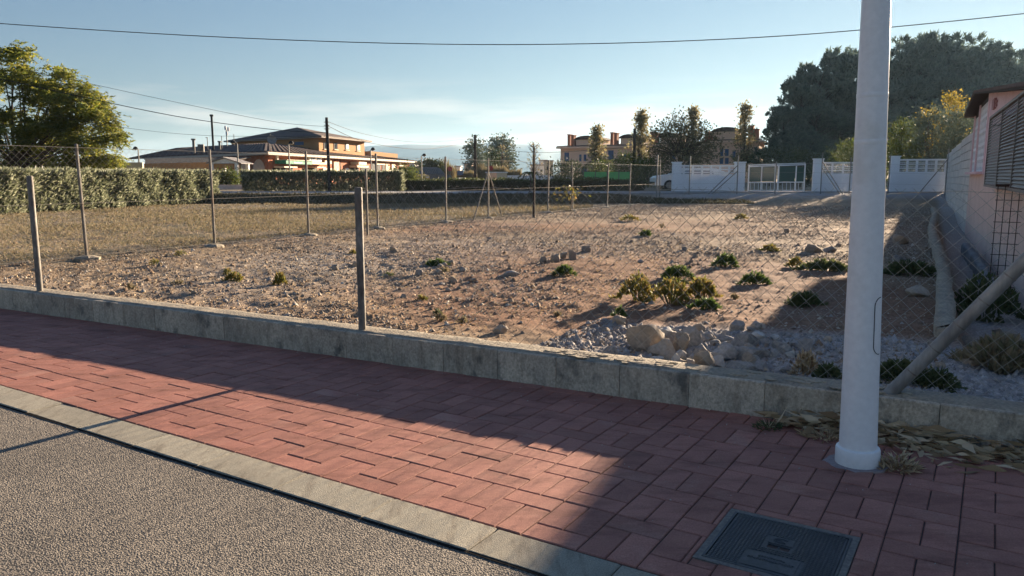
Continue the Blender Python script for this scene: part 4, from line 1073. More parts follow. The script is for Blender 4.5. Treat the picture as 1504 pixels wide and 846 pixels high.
# ------------------------------------------------------------------ hedges
def hedge(name, A, B, thick, h, n, m, L, W, label, group=None, base=0.0, up=.8, ragged=.17, top=None, open_=False):
    A, B = Vector(A), Vector(B); d = B - A; Ln = d.length; d.normalize(); nn_ = Vector((-d.y, d.x, 0))
    e = empty(name, A, label, 'hedge', group)
    # leaves live in a shell round the hedge body
    u = rng.random(n); s_ = u * Ln; face = rng.random(n)
    dep = np.abs(rng.normal(0, .12, n)); side = np.where(face < .5, -1, np.where(face < .68, 1, 0))
    lat = np.where(side != 0, side * (thick / 2 - dep), rng.uniform(-.5, .5, n) * thick)
    z = np.where(side != 0, rng.uniform(0, h, n), h - dep * .8)
    ends = rng.random(n) < min(.12, thick / Ln); s_ = np.where(ends, np.where(rng.random(n) < .5, dep, Ln - dep), s_)
    lat = np.where(ends, rng.uniform(-.5, .5, n) * thick, lat); z = np.where(ends, rng.uniform(0, h, n), z)
    bul = vnoise(s_, z, .8, 61) * 1.6 * ragged + vnoise(s_, z, .3, 62) * ragged
    lat = lat + np.sign(lat) * bul; z = z * (1 + vnoise(s_, lat, .6, 63) * ragged * .6)
    C = np.stack([d.x * s_ + nn_.x * lat, d.y * s_ + nn_.y * lat, z + base], 1)
    D = rng.normal(0, .55, (n, 3)) + np.stack([nn_.x * np.sign(lat) * .6, nn_.y * np.sign(lat) * .6, np.full(n, up)], 1)
    leaves('foliage', C, D, rng.uniform(.7, 1.3, n) * L, rng.uniform(.7, 1.3, n) * W, X[m], e)
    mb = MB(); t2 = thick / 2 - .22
    mb.prism([(d * .2 + nn_ * -t2)[:2], (d * (Ln - .2) + nn_ * -t2)[:2], (d * (Ln - .2) + nn_ * t2)[:2], (d * .2 + nn_ * t2)[:2]], h - .22, base - .1)  # dark solid block added inside the leaves to stop light coming through
    if open_:
        mb = MB()
        for k in range(int(Ln * 7)):
            q = d * random.uniform(.1, Ln - .1) + nn_ * random.uniform(-t2, t2) * .6; tip = q + Vector((random.gauss(0, .2), random.gauss(0, .2), h * random.uniform(.7, .95)))
            mb.path([q + Vector((0, 0, base - .1)), q.lerp(tip, .5) + Vector((.05, 0, base)), tip + Vector((0, 0, base))], [.02, .014, .006], 4)
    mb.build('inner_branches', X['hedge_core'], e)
    if top:  # top leaves in a lighter colour that stands for sunlight
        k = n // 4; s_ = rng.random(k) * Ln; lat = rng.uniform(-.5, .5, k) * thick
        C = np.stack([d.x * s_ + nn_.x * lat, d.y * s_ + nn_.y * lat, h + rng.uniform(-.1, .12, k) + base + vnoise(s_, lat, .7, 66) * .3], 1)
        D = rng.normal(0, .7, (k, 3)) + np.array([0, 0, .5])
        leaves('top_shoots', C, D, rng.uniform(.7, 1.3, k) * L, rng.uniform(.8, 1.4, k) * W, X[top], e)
    return e
h0 = gr(-60, 318, FZ); h1 = gr(292, 298, FZ)
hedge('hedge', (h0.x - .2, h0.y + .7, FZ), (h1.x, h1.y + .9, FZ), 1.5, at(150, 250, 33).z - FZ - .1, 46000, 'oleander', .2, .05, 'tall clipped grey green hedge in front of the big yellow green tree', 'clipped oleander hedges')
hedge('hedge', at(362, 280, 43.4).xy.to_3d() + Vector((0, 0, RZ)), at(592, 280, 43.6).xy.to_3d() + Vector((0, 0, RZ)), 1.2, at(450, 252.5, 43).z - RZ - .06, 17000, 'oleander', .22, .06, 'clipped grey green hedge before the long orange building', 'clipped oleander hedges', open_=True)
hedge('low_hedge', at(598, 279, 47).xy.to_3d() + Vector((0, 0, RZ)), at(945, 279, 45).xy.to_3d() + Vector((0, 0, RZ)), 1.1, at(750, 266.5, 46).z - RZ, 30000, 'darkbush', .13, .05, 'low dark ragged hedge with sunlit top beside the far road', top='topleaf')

# ------------------------------------------------------------------ trees
def limbs(mb, p, d, L, r, depth, ends, n=6, spread=.7, lift=.15, rnd=random):
    pts, rad_ = [Vector(p)], [r]; d = Vector(d).normalized()
    m_ = 5
    for i in range(m_):
        d = (d + Vector((rnd.gauss(0, .16), rnd.gauss(0, .16), rnd.gauss(0, .1) + lift * .3))).normalized()
        pts.append(pts[-1] + d * L / m_); rad_.append(r * (1 - .45 * (i + 1) / m_))
    mb.path(pts, rad_, n)
    if depth == 0: ends.append(pts[-1]); ends.append(pts[-2]); return
    if depth <= 2: ends.append(pts[-2])
    k = 3 if rnd.random() < .6 else 2
    for i in range(k):
        q = rnd.choice(pts[2:]) if i else pts[-1]
        t_ = rnd.uniform(0, 6.28); s_ = Vector((math.cos(t_), math.sin(t_), rnd.uniform(-.1, .5)))
        limbs(mb, q, d * (1 - spread) + s_ * spread, L * rnd.uniform(.6, .82), rad_[-1] * .8, depth - 1, ends, max(4, n - 1), spread, lift, rnd)
def crown_leaves(E_, spread, per, L, W, squash=.7, droop=0.0, out=.6, centre=None):
    E_ = np.array([e_[:] for e_ in E_]); n = len(E_) * per
    base_ = np.repeat(E_, per, 0); off = rng.normal(0, 1, (n, 3)) * spread * np.array([1, 1, squash])
    C = base_ + off
    cen = E_.mean(0) if centre is None else np.array(centre)
    D = unit(C - cen) * out + unit(off) * .5 + rng.normal(0, .5, (n, 3)); D[:, 2] -= droop
    return C, D, rng.uniform(.6, 1.35, n) * L, rng.uniform(.6, 1.35, n) * W
def tree(name, loc, label, cat, trunk_h, trunk_r, crown_ends, leaf_args, m, group=None, bark='bark', extra_limbs=None, rz=0):
    """a tree from a trunk, limbs reaching to the given foliage masses and their leaves"""
    e = empty(name, loc, label, cat, group, rz)
    mb = MB(); top = Vector((0, 0, trunk_h))
    mb.path([(0, 0, -.4), (.03, .02, trunk_h * .5), top], [trunk_r * 1.25, trunk_r, trunk_r * .8], 9)
    for c_ in crown_ends:
        c_ = Vector(c_); mid = top.lerp(c_, .5) + Vector((random.gauss(0, .1), random.gauss(0, .1), .06 * (c_ - top).length)) * 1.0
        mb.path([top - Vector((0, 0, trunk_h * .1)), mid, c_], [trunk_r * .45, trunk_r * .25, trunk_r * .08], 5)
    mb.build('trunk', X[bark], e, smooth=True)
    C, D, L, W = leaf_args
    leaves('crown', C, D, L, W, X[m], e)
    return e
# --- big feathery tree at the left
tb = at(20, 262, 45); tb.z = .3
mpx = 45 / F
def tp(px, py, dy=0.0): p = at(px, py, 45 + dy); return Vector((p.x - tb.x, dy, p.z - tb.z))
masses = [(-60, 110, 60), (8, 100, 46), (-20, 150, 60), (55, 130, 40), (95, 132, 34), (138, 140, 22), (150, 165, 20), (130, 170, 26), (100, 165, 36), (150, 195, 22), (120, 205, 32),
          (60, 180, 46), (10, 190, 50), (-60, 200, 60), (70, 222, 36), (30, 232, 40), (115, 232, 26), (150, 228, 18), (-30, 240, 46), (85, 110, 16), (70, 150, 40), (20, 82, 20), (40, 110, 26), (168, 205, 9), (10, 262, 44), (70, 254, 34), (120, 250, 28), (-50, 262, 50), (160, 236, 14), (45, 205, 30), (100, 190, 30)]
E_, ends = [], []
for px, py, r_ in masses:
    for k in range(max(3, int(r_ / 4.2))):
        q = rng.normal(0, 1, 3); q = q / np.linalg.norm(q) * rng.uniform(.35, 1.0) ** .5
        c_ = tp(px + q[0] * r_ * .8, py + q[1] * r_ * .62, q[2] * r_ * mpx * .9 + rng.normal(0, .6)); E_.append(c_)
        if k < 2: ends.append(c_)
e = empty('jacaranda', tb, 'big spreading yellow green feathery tree behind the tall hedge', 'tree')
mb = MB(); mb.path([(0, 0, -.5), (.05, 0, 1.2), (.1, .05, 2.0)], [.28, .22, .2], 10)
for c_ in ends:
    c_ = Vector(c_); k0 = Vector((.1, .05, random.uniform(1.5, 2.0))); m1 = k0.lerp(c_, .45) + Vector((0, 0, -.25)) + Vector((random.gauss(0, .15), random.gauss(0, .2), 0))
    mb.path([k0, m1, k0.lerp(c_, .8) + Vector((random.gauss(0, .1), 0, .05)), c_], [.085, .05, .025, .01], 5)
mb.build('trunk', X['bark'], e, smooth=True)
# each spray is an arching stalk with leaflets along it
SE = np.array([v[:] for v in E_]); per = 40
n = len(SE) * per; root = np.repeat(SE, per, 0) + rng.normal(0, .26, (n, 3)) * np.array([1, 1, .6])
sd_ = rng.normal(0, 1, (n, 3)); cen = np.array([0, 0, 3.2]); sd_ = unit(sd_ + unit(root - cen) * .9); sd_[:, 2] = sd_[:, 2] * .6 + .12
lf_ = 13; tt = np.linspace(.15, 1, lf_); SL = rng.uniform(.32, .62, n)
P_ = root[:, None, :] + sd_[:, None, :] * (tt[None, :, None] * SL[:, None, None]); P_[..., 2] -= (tt[None] ** 2) * SL[:, None] * .35
sidev = unit(np.cross(sd_, np.array([0, 0, 1.0]) + rng.normal(0, .3, (n, 3)))); sgn = np.where(np.arange(lf_) % 2 == 0, 1, -1)
DD = sidev[:, None, :] * sgn[None, :, None] + sd_[:, None, :] * .6 + rng.normal(0, .2, (n, lf_, 3)); DD[..., 2] -= .25
leaves('crown', P_.reshape(-1, 3), DD.reshape(-1, 3), rng.uniform(.12, .22, n * lf_), rng.uniform(.05, .08, n * lf_), X['feather'], e, flat=.4)

# --- pines on the rise at the right: three builds, repeated
def pine_build(seed, name, label, group):
    r_ = np.random.default_rng(seed); rd = random.Random(seed)
    e = empty(name, (0, 0, 0), label, 'pine tree', group)
    mb = MB(); Ht = 11.0
    mb.path([(0, 0, -1), (.2, .1, 3), (-.1, .2, 6.5), (.1, 0, 9.5)], [.3, .25, .18, .06], 8)
    cl_ = []
    for k in range(44):
        z = r_.uniform(2.6, 10.6); f_ = (z - 2) / 9.0; wid = 3.7 * math.sin(min(1, max(.2, (1.12 - f_) * 1.25)) * 1.57) * r_.uniform(.55, 1.05)
        a_ = r_.uniform(0, 6.28); c_ = Vector((wid * math.cos(a_), wid * math.sin(a_), z + r_.normal(0, .2))); cl_.append(c_)
        mb.path([(0, .1, max(1.5, z - 1.4)), (c_.x * .5, c_.y * .5, z - .6), c_], [.07, .045, .015], 4)
    mb.build('trunk', X['pine_bark'], e, smooth=True)
    CC, DDs = [], []
    for c_ in cl_:
        R_ = r_.uniform(.75, 1.25)
        for q in range(15):
            o_ = r_.normal(0, 1, 3); o_ /= np.linalg.norm(o_); o_ *= np.array([1, 1, .62]) * R_ * r_.uniform(.55, 1.05)
            m_ = 26; tuft = np.array(c_[:]) + o_
            CC.append(tuft + r_.normal(0, .1, (m_, 3))); dd = r_.normal(0, .6, (m_, 3)) + unit(o_[None])[0] * .8 + np.array([0, 0, .35]); DDs.append(dd)
    C = np.concatenate(CC); D = np.concatenate(DDs); n = len(C)
    leaves('crown', C, D, r_.uniform(.28, .5, n), r_.uniform(.10, .16, n), X['pine'], e)
    return e
PG = 'dark pines on the rise at the right'
pines = [pine_build(31 + i, 'pine_tree', 'dark green pine tree among others on the wooded rise', PG) for i in range(3)]
def put(e, p, s_, sz=None):
    e.location = p; e.scale = (s_, s_, s_ if sz is None else sz); e.rotation_euler.z = random.uniform(0, 6.28)
lay = [  # photo column, top row, distance, scale sideways
    (1153, 158, 82, .9), (1178, 112, 86, 1.0), (1206, 78, 90, 1.15), (1240, 76, 94, 1.15), (1168, 190, 78, .8), (1200, 150, 82, 1.0), (1235, 165, 84, 1.0), (1262, 130, 88, 1.0), (1140, 205, 84, .6), (1222, 110, 92, 1.1), (1190, 205, 76, .8), (1228, 205, 78, .8),
    (1310, 86, 128, 1.2), (1338, 68, 132, 1.3), (1380, 50, 136, 1.55), (1362, 56, 136, 1.3), (1405, 62, 140, 1.35), (1432, 74, 140, 1.3), (1455, 66, 144, 1.4), (1478, 86, 148, 1.3), (1505, 84, 150, 1.3),
    (1345, 118, 118, 1.2), (1390, 110, 120, 1.2), (1430, 120, 124, 1.2), (1300, 130, 116, 1.1), (1470, 125, 126, 1.2), (1325, 160, 106, 1.0), (1370, 150, 108, 1.1), (1415, 150, 110, 1.1), (1455, 150, 112, 1.1), (1540, 90, 150, 1.4), (1585, 100, 150, 1.4), (1500, 140, 116, 1.2), (1545, 140, 116, 1.2)]
names_ = {0: 'leftmost low pine at the edge of the dark wooded rise', 2: 'tall dark pine with its top just left of the white lamp post', 14: 'tallest round topped pine on the skyline right of the lamp post', 18: 'broad pine on the skyline above the pink house roof'}
for i, (px, py, Y, s_) in enumerate(lay):
    e = pines[i] if i < 3 else copy_tree(pines[i % 3])
    p = at(px, py, Y); g = gz(p.x, Y) - .3; hgt = p.z - g
    put(e, (p.x, Y, g), s_ * Y / 105, hgt / 11.0)
    e['label'] = names_.get(i, 'dark green pine tree crowded among others on the wooded rise')

def simple_tree(name, label, px0, px1, ptop, pbase, Y, m, n_cl, per, L, W, group=None, squash=.8, trunk_h=None, spread=None, shape='round', cat='tree', dens=1.0, pz=None):
    """a tree standing Y metres off, spanning photo columns px0..px1 and rows ptop..pbase"""
    a_, b_ = at(px0, ptop, Y), at(px1, ptop, Y); base_ = at((px0 + px1) / 2, pbase, Y); base_.z = gz(base_.x, Y) if pz is None else pz
    w = (b_.x - a_.x) / 2; h = a_.z - base_.z; Ev = []
    for k in range(n_cl):
        f_ = random.random() ** .8
        if shape == 'column': rr_ = w * (math.sin(min(1, f_ * 1.1 + .12) * math.pi) ** .6) * math.sqrt(random.random()); z = h * (.12 + .86 * f_)
        elif shape == 'cone': rr_ = w * (1 - f_) ** .7 * math.sqrt(random.random()); z = h * (.15 + .84 * f_)
        else:
            c_ = random.uniform(-1, 1); rr_ = w * math.sqrt(max(0, 1 - c_ * c_)) * random.uniform(.55, 1); z = h * (.58 + .42 * c_ * (1 if c_ > 0 else .95))
        t_ = random.uniform(0, 6.28); Ev.append(Vector((rr_ * math.cos(t_), rr_ * math.sin(t_), z)))
    th = h * .3 if trunk_h is None else trunk_h
    sp = w * .2 if spread is None else spread
    return tree(name, base_, label, cat, th, max(.05, h * .016), random.sample(Ev, min(len(Ev), 26)), crown_leaves(Ev, sp, per, L, W, squash, centre=(0, 0, h * .45)), m, group)
def poplar(px, w, ptop, Y, label, m='poplar', n=70, bare=False):
    e = simple_tree('poplar', label, px - w / 2, px + w / 2, ptop, 262, Y, m, n, 26 if not bare else 5, .28, .17, 'slim upright poplars beyond the far road', shape='column', trunk_h=.5, spread=.28)
    b_ = at(px, 262, Y); h = at(px, ptop, Y).z - gz(b_.x, Y)
    mb = MB(); mb.path([(0, 0, 0), (0, 0, h * .5), (0, 0, h * .98)], [h * .014, h * .009, .015], 5)
    for k in range(26):
        z = random.uniform(.12, .85) * h; t_ = random.uniform(0, 6.28); r_ = w * Y / F * .42
        mb.path([(0, 0, z), (r_ * .7 * math.cos(t_), r_ * .7 * math.sin(t_), z + .08 * h), (r_ * math.cos(t_), r_ * math.sin(t_), z + .16 * h)], [.04, .025, .012], 4)
    mb.build('branch', X['bark'], e); return e
poplar(876, 24, 188, 84, 'short yellow poplar in front of the left end of the orange houses')
poplar(940, 26, 163, 86, 'tall pale poplar left of the round autumn tree', n=95)
poplar(1016, 24, 160, 90, 'pale poplar top rising behind the round autumn tree')
poplar(1091, 27, 154, 84, 'pale yellow poplar before the right end of the orange houses', n=90)
poplar(784, 22, 204, 110, 'thin nearly bare poplar left of the orange houses', n=30, bare=True)
poplar(738, 16, 212, 130, 'thin reddish bare poplar beside the round grey green tree', n=40, bare=True)
# round autumn tree
simple_tree('autumn_tree', 'wide round tree in thin dull autumn leaf behind the white wall', 950, 1052, 176, 266, 58, 'autumn', 190, 34, .17, .1, spread=.42)
e = bpy.data.objects['autumn_tree']; mb = MB()
for k in range(90):
    t_ = random.uniform(0, 6.28); el = random.uniform(.15, 1.5); r_ = random.uniform(2.2, 3.0); d_ = Vector((math.cos(t_) * math.cos(el), math.sin(t_) * math.cos(el), math.sin(el)))
    c_ = Vector((0, 0, 2.2)); mb.path([c_ + d_ * .5, c_ + d_ * r_ * .6 + Vector((0, 0, .1)), c_ + d_ * r_], [.04, .022, .008], 4)
mb.build('branch', X['bark'], e)
simple_tree('grey_tree', 'small rounded dark tree behind the middle telegraph pole', 687, 714, 208, 256, 120, 'greybush', 50, 34, .4, .25, spread=.6)
simple_tree('grey_tree', 'larger round grey green tree right of the middle telegraph pole', 720, 752, 205, 258, 135, 'greybush', 90, 36, .45, .28, spread=.7)
simple_tree('round_tree', 'small dark green tree touching the larger grey green tree', 713, 730, 222, 255, 126, 'darkbush', 40, 34, .35, .22, spread=.5)
simple_tree('umbrella_pine', 'flat topped umbrella pine by the parked grey van', 624, 646, 237, 264, 88, 'darkbush', 60, 34, .25, .15, squash=.4, spread=.4)
simple_tree('conifer', 'small dark upright conifer beside a street lamp', 611, 619, 238, 264, 80, 'darkbush', 26, 30, .2, .12, shape='column', spread=.2)
simple_tree('yellow_tree', 'bright yellow autumn tree above the grey green bushes', 1370, 1420, 138, 212, 54, 'yellow', 60, 30, .18, .11, shape='cone', spread=.3, pz=.9)
simple_tree('yellow_tree', 'small yellow tree left of the bright yellow one', 1348, 1376, 162, 212, 55, 'yellow', 18, 26, .17, .1, shape='cone', spread=.25, pz=.9)
for px0, px1, pt, Y, m_, lab in ((1300, 1345, 185, 46.5, 'midgreen', 'green shrub with yellow flecks right of the lamp post behind the white wall'), (1335, 1400, 165, 45, 'greybush', 'large grey green shrub behind the white wall'), (1375, 1425, 172, 42, 'greybush', 'grey green shrub against the pale block wall'), (1228, 1275, 214, 48, 'midgreen', 'leafy green shrub hidden partly by the lamp post')):
    simple_tree('shrub', lab, px0, px1, pt, 262, Y, m_, 80, 60, .17, .06, spread=.32, cat='shrub')
for px0, px1, pt, Y, m_, lab in ((806, 862, 243, 58, 'darkbush', 'dark clipped bush left of the green netting'), (1100, 1160, 218, 64, 'darkbush', 'dark bushes above the white gate'), (1150, 1200, 222, 60, 'darkbush', 'dark bush above the right gate pillar'), (900, 935, 232, 60, 'midgreen', 'yellowish shrub before the orange houses'), (935, 968, 238, 56, 'midgreen', 'leafy vine shrub over the parked white car'), (582, 606, 250, 50, 'midgreen', 'green shrub at the right end of the oleander hedge'), (325, 346, 258, 52, 'midgreen', 'round green shrub inside the white porch'), (1200, 1240, 226, 62, 'darkbush', 'dark shrub behind the white wall left of the lamp post'), (868, 900, 240, 66, 'midgreen', 'olive shrub behind the green netting')):
    simple_tree('shrub', lab, px0, px1, pt, 268, Y, m_, 60, 44, .16, .08, spread=.3, cat='shrub')
# dry reeds and far bushes
def reeds(px0, px1, pt, Y, lab, n=1600, m='reed'):
    a_, b_ = at(px0, pt, Y), at(px1, pt, Y); g = gz((a_.x + b_.x) / 2, Y); h = a_.z - g
    x_ = rng.uniform(0, b_.x - a_.x, n); C = np.stack([x_, rng.uniform(-1, 1, n), rng.uniform(0, h * .45, n)], 1); D = rng.normal(0, .12, (n, 3)) + np.array([0, 0, 1])
    hh = (.55 + vnoise(x_, x_ * 0, .7, 71) * .5) * h
    tag(leaves('reed_bed', C, D, hh * rng.uniform(.6, 1.1, n), .10, X[m], loc=(a_.x, Y, g)), lab, 'reeds')
reeds(646, 668, 238, 90, 'tall dry reeds behind the grey van', 900)
reeds(664, 700, 250, 95, 'low dry reeds around the middle telegraph pole', 1400)
reeds(700, 765, 243, 100, 'yellowish reed bed between the round trees and the palm leaves', 2400)
# banana-like plant by the fence
p = at(778, 283, 40.5); p.z = gz(p.x, 40.5); e = empty('papaya_plant', p, 'gangling plant with drooping dark leaves behind the fence', 'plant')
mb = MB(); mb.path([(0, 0, -.1), (.05, 0, .5), (.0, 0, 1.05)], [.05, .04, .025], 6); mb.build('stem', X['bark'], e)
CC, DDD = [], []
for k in range(9):
    t_ = k * .72; dr = Vector((math.cos(t_), math.sin(t_) * .5, 0)); L_ = random.uniform(.5, 1.0)
    for q in np.linspace(.1, 1, 12):
        for s_ in (-1, 1): CC.append((dr.x * q * L_, dr.y * q * L_, 1.05 + .35 * q - .75 * q * q)); DDD.append((dr.x * .4 - dr.y * s_, dr.y * .4 + dr.x * s_, -.5))
leaves('foliage', np.array(CC), np.array(DDD) + rng.normal(0, .15, (len(CC), 3)), .22, .06, X['midgreen'], e)

# ------------------------------------------------------------------ mountains
def ridge(name, Y, sil, depth, m):
    xs = np.linspace(-900, 2400, 420); ys = np.interp(xs, [s_[0] for s_ in sil], [s_[1] for s_ in sil]) + vnoise(xs, xs * 0, 60, 81) * 3.0 + vnoise(xs, xs * 0, 17, 82) * 1.4
    V = []; k = 14
    for x_, y_ in zip(xs, ys):
        p = at(x_, y_, Y)
        for j in range(k):
            f_ = j / (k - 1); fx = math.sin(f_ * math.pi)
            # front foot, crest in the middle, back foot
            z = -30 + (p.z + 30) * max(0, 1 - abs(2 * f_ - 1)) ** 1.15
            V.append((p.x * (1 + (f_ - .5) * depth / Y), Y + (f_ - .5) * depth, z + (vnoise(np.array([p.x]), np.array([f_ * 900.]), 130, 83)[0] * 26 * fx if j not in (0, k - 1) and abs(2 * f_ - 1) > .12 else 0)))
    n_ = len(xs); ix = np.arange(n_ * k).reshape(n_, k)
    Q = np.stack([ix[:-1, :-1], ix[1:, :-1], ix[1:, 1:], ix[:-1, 1:]], -1).reshape(-1, 4)
    return tag(np_mesh(name, np.array(V), Q, X[m], smooth=True), kind='structure')
ridge('mountains', 3600, [(-900, 264), (150, 262), (330, 252), (440, 228), (520, 213), (545, 209.5), (560, 208.5), (600, 208), (660, 209.5), (700, 209), (716, 203), (732, 199.5), (745, 202), (752, 206), (775, 207), (792, 206), (803, 213), (812, 217), (850, 222), (950, 233), (1100, 240), (2400, 248)], 1500, 'mountain')
ridge('mountains', 640, [(-900, 262), (1180, 262), (1400, 160), (1460, 108), (1490, 84), (1520, 66), (1620, 50), (1800, 60), (2000, 120), (2300, 262), (2400, 262)], 300, 'mountain')
# ------------------------------------------------------------------ white garden wall with open block courses, and the gate
def wall_run(pxA, pxB, YA, YB, ptA, ptB, label, pill=(), lat=3):
    A, B = at(pxA, 281, YA), at(pxB, 281, YB); z0 = min(gz(A.x, YA), gz(B.x, YB)); z0 = RZ if z0 > .4 else z0
    hA = at(pxA, ptA, YA).z - RZ; hB = at(pxB, ptB, YB).z - RZ; h = (hA + hB) / 2
    d = Vector((B.x - A.x, B.y - A.y, 0)); L = d.length; rz = math.atan2(d.y, d.x)
    e = empty('white_wall', (A.x, A.y, RZ), label, 'wall', 'white garden walls beside the gate', rz=rz)
    lh = .52 * h / 1.45; bh = lh / lat
    mb = MB(); mb.box((L / 2, 0, (h - lh - .06) / 2 - .3), (L, .16, h - lh - .06 + .6)); mb.build('base', X['white'], e)
    mb = MB(); mb.box((L / 2, 0, h - .03), (L, .19, .06)); mb.build('coping', X['white'], e)
    nb = max(2, round(L / .48)); bw = L / nb; proto = None
    for i in range(nb):
        for k in range(lat):
            if proto is None:
                mb = MB(); f_ = .03
                for z_ in (-bh / 2 + f_ / 2, bh / 2 - f_ / 2): mb.box((0, 0, z_), (bw - .006, .13, f_))
                for x_ in (-bw / 2 + f_ * .8, bw / 2 - f_ * .8): mb.box((x_, 0, 0), (f_ * 1.6 - .006, .13, bh - 2 * f_))
                mb.box((0, 0, 0), (bw * .9, .10, bh * .16))
                o = proto = mb.build('open_block', X['white'], e)
            else: o = proto.copy(); COL.objects.link(o)
            o.location = ((i + .5) * bw, 0, h - .06 - lh + (k + .5) * bh)
    for f_, w_, up in pill:
        mb = MB(); mb.box((f_ * L, -.02, (h + up) / 2 - .3), (w_, .42, h + up + .6)); o = mb.build('pillar', X['white'], e)
        mb = MB(); mb.box((f_ * L, -.02, h + up + .02), (w_ + .08, .5, .05)); mb.build('cap', X['white'], o)
    return e
wall_run(990, 1083, 43, 43.1, 244, 241, 'white wall left of the gate with open block courses on top', ((.03, .44, .13), (1.02, .5, .14)))
wall_run(1205, 1252, 42.8, 42.4, 239, 237, 'short white wall between the gate and the lamp post', ((-.12, .5, .15),))
wall_run(1316, 1386, 41.8, 41.2, 234, 233, 'white wall with open block courses between lamp post and pale block wall', ((-.07, .42, .12),))
A, B = at(1099, 281, 43.2), at(1183, 281, 43.0); L = B.x - A.x
ge = empty('sliding_gate', (A.x, 43.25, RZ), 'white framed metal gate with dark green sheeting between white pillars', 'gate')
hT = at(1140, 242, 43.2).z - RZ
for x_, w_, z0, z1 in ((0, .06, 0, hT), (L * .23, .05, .06, hT - .1), (L * .475, .07, 0, hT - .02), (L * .53, .07, 0, hT - .02), (L * .845, .05, .06, hT - .06), (L, .06, 0, hT + .06)):
    mb = MB(); mb.box((x_, 0, (z0 + z1) / 2), (w_, .06, z1 - z0)); mb.build('upright', X['white'], ge)
for a_, b_ in (((.03, 0, hT - .02), (L, 0, hT + .09)), ((.03, .002, hT - .1), (L, .002, hT + .01)), ((.03, .002, .50), (L - .03, .002, .52)), ((.03, .002, .06), (L - .03, .002, .06))):
    mb = MB(); mb.span(a_, b_, .04, .055); mb.build('rail', X['white'], ge)
for x0, x1 in ((.05, L * .22), (L * .24, L * .46), (L * .55, L * .83), (L * .86, L - .04)):
    mb = MB(); mb.box(((x0 + x1) / 2, .045, (.55 + hT - .12) / 2), (x1 - x0, .015, hT - .12 - .55)); mb.build('green_panel', X['green_sheet'], ge)
for k in range(14):
    x_ = .12 + k * (L - .2) / 13; 
    mb = MB(); mb.box((x_, .01, .28), (.018, .018, .42)); mb.build('bar', X['white'], ge)
# green netting round a court, parked white pickup
A, B = at(857, 263, 52), at(926, 263, 52)
gn = empty('green_netting', (A.x, 52, gz(A.x, 52)), 'bright green netting fence before the orange houses', 'fence')
hN = at(890, 252.5, 52).z - gz(A.x, 52)
mb = MB(); V = []
mb.box(((B.x - A.x) / 2, 0, hN / 2), (B.x - A.x, .03, hN)); mb.build('netting', X['tarp'], gn)
for k in range(5): mb = MB(); mb.tube(((B.x - A.x) * k / 4, -.04, 0), ((B.x - A.x) * k / 4, -.04, hN + .1), .03, n=6); mb.build('post', X['galv_dark'], gn)
def car(px, py_base, Y, label, paint, L=4.2, Hc=1.45, rz=0.0, kind='parked_car', van=False, cat='car'):
    p = at(px, py_base, Y); p.z = gz(p.x, Y)
    e = empty(kind, p, label, cat, rz=rz); W = 1.72
    if van: prof = [(-L / 2, .3), (L / 2, .3), (L / 2, .85), (L / 2 - .75, 1.0), (L / 2 - 1.25, Hc - .1), (L / 2 - 1.6, Hc), (-L / 2 + .12, Hc), (-L / 2, Hc - .25)]
    else: prof = [(-L / 2, .3), (L / 2, .3), (L / 2, .72), (L / 2 - .2, .85), (L / 2 - 1.05, .95), (L / 2 - 1.75, Hc), (-L / 2 + 1.0, Hc), (-L / 2 + .25, 1.0), (-L / 2, .9)]
    mb = MB(); n = len(prof); 
    lv = []
    for y_, ins in ((-W / 2, 0), (W / 2, 0)):
        for x_, z_ in prof: lv.append((x_, y_ * (1 - .16 * max(0, (z_ - .9)) / (Hc - .9)), z_))
    mb.add(lv, [tuple(range(n)), tuple(range(2 * n - 1, n - 1, -1))] + [(k, n + k, n + (k + 1) % n, (k + 1) % n) for k in range(n)])
    mb.build('body', X[paint], e)
    zt, zb = Hc - .12, .95; sl = 1.25 if van else 1.7; bk = .2 if van else .95
    for s_ in (-1, 1):
        yb_, yt_ = s_ * W / 2 * (1 - .16 * (zb - .9) / (Hc - .9)), s_ * W / 2 * (1 - .16 * (zt - .9) / (Hc - .9))
        mb = MB(); mb.solid([(-L / 2 + bk - .05 + .25, yb_, zb), (L / 2 - sl + .35, yb_, zb), (L / 2 - sl - .12, yt_, zt), (-L / 2 + bk + .3, yt_, zt)], (0, s_ * .012, 0)); mb.build('side_window', X['glass'], e)
        for x_ in (-L / 2 + .8, L / 2 - .85):
            mb = MB(); mb.tube((x_, s_ * (W / 2 - .2), .31), (x_, s_ * (W / 2 + .02), .31), .31, n=18); o = mb.build('wheel', X['tyre'], e)
            mb = MB(); mb.tube((x_, s_ * (W / 2 + .015), .31), (x_, s_ * (W / 2 + .03), .31), .19, n=14); mb.build('rim', X['galv'], o)
        mb = MB(); mb.box((L / 2 + .005, s_ * .62, .68), (.03, .3, .14)); mb.build('headlight', X['bright_glass'], e)
        mb = MB(); mb.box((-L / 2 - .005, s_ * .68, .8), (.03, .2, .2)); mb.build('tail_light', X['red'], e)
    a_ = (L / 2 - (.78 if van else 1.08), L / 2 - (1.22 if van else 1.7)); 
    mb = MB(); mb.solid([(a_[0], -W * .41, 1.0), (a_[0], W * .41, 1.0), (a_[1], W * .37, Hc - .13), (a_[1], -W * .37, Hc - .13)], (.02, 0, .02)); mb.build('windscreen', X['glass'], e)
    mb = MB(); mb.box((L / 2 + .01, 0, .42), (.06, W * .94, .18)); mb.box((-L / 2 - .01, 0, .42), (.06, W * .94, .18)); mb.build('bumper', X['tyre'], e)
    return e
car(1014, 277, 46.5, 'white car parked beside the end of the white wall', 'car_white', 4.6, 1.3, rz=math.pi)
car(629, 272, 78, 'dark grey van parked beyond the low hedge', 'car_grey', 4.4, 1.65, rz=R(35), kind='parked_van', van=True, cat='van')
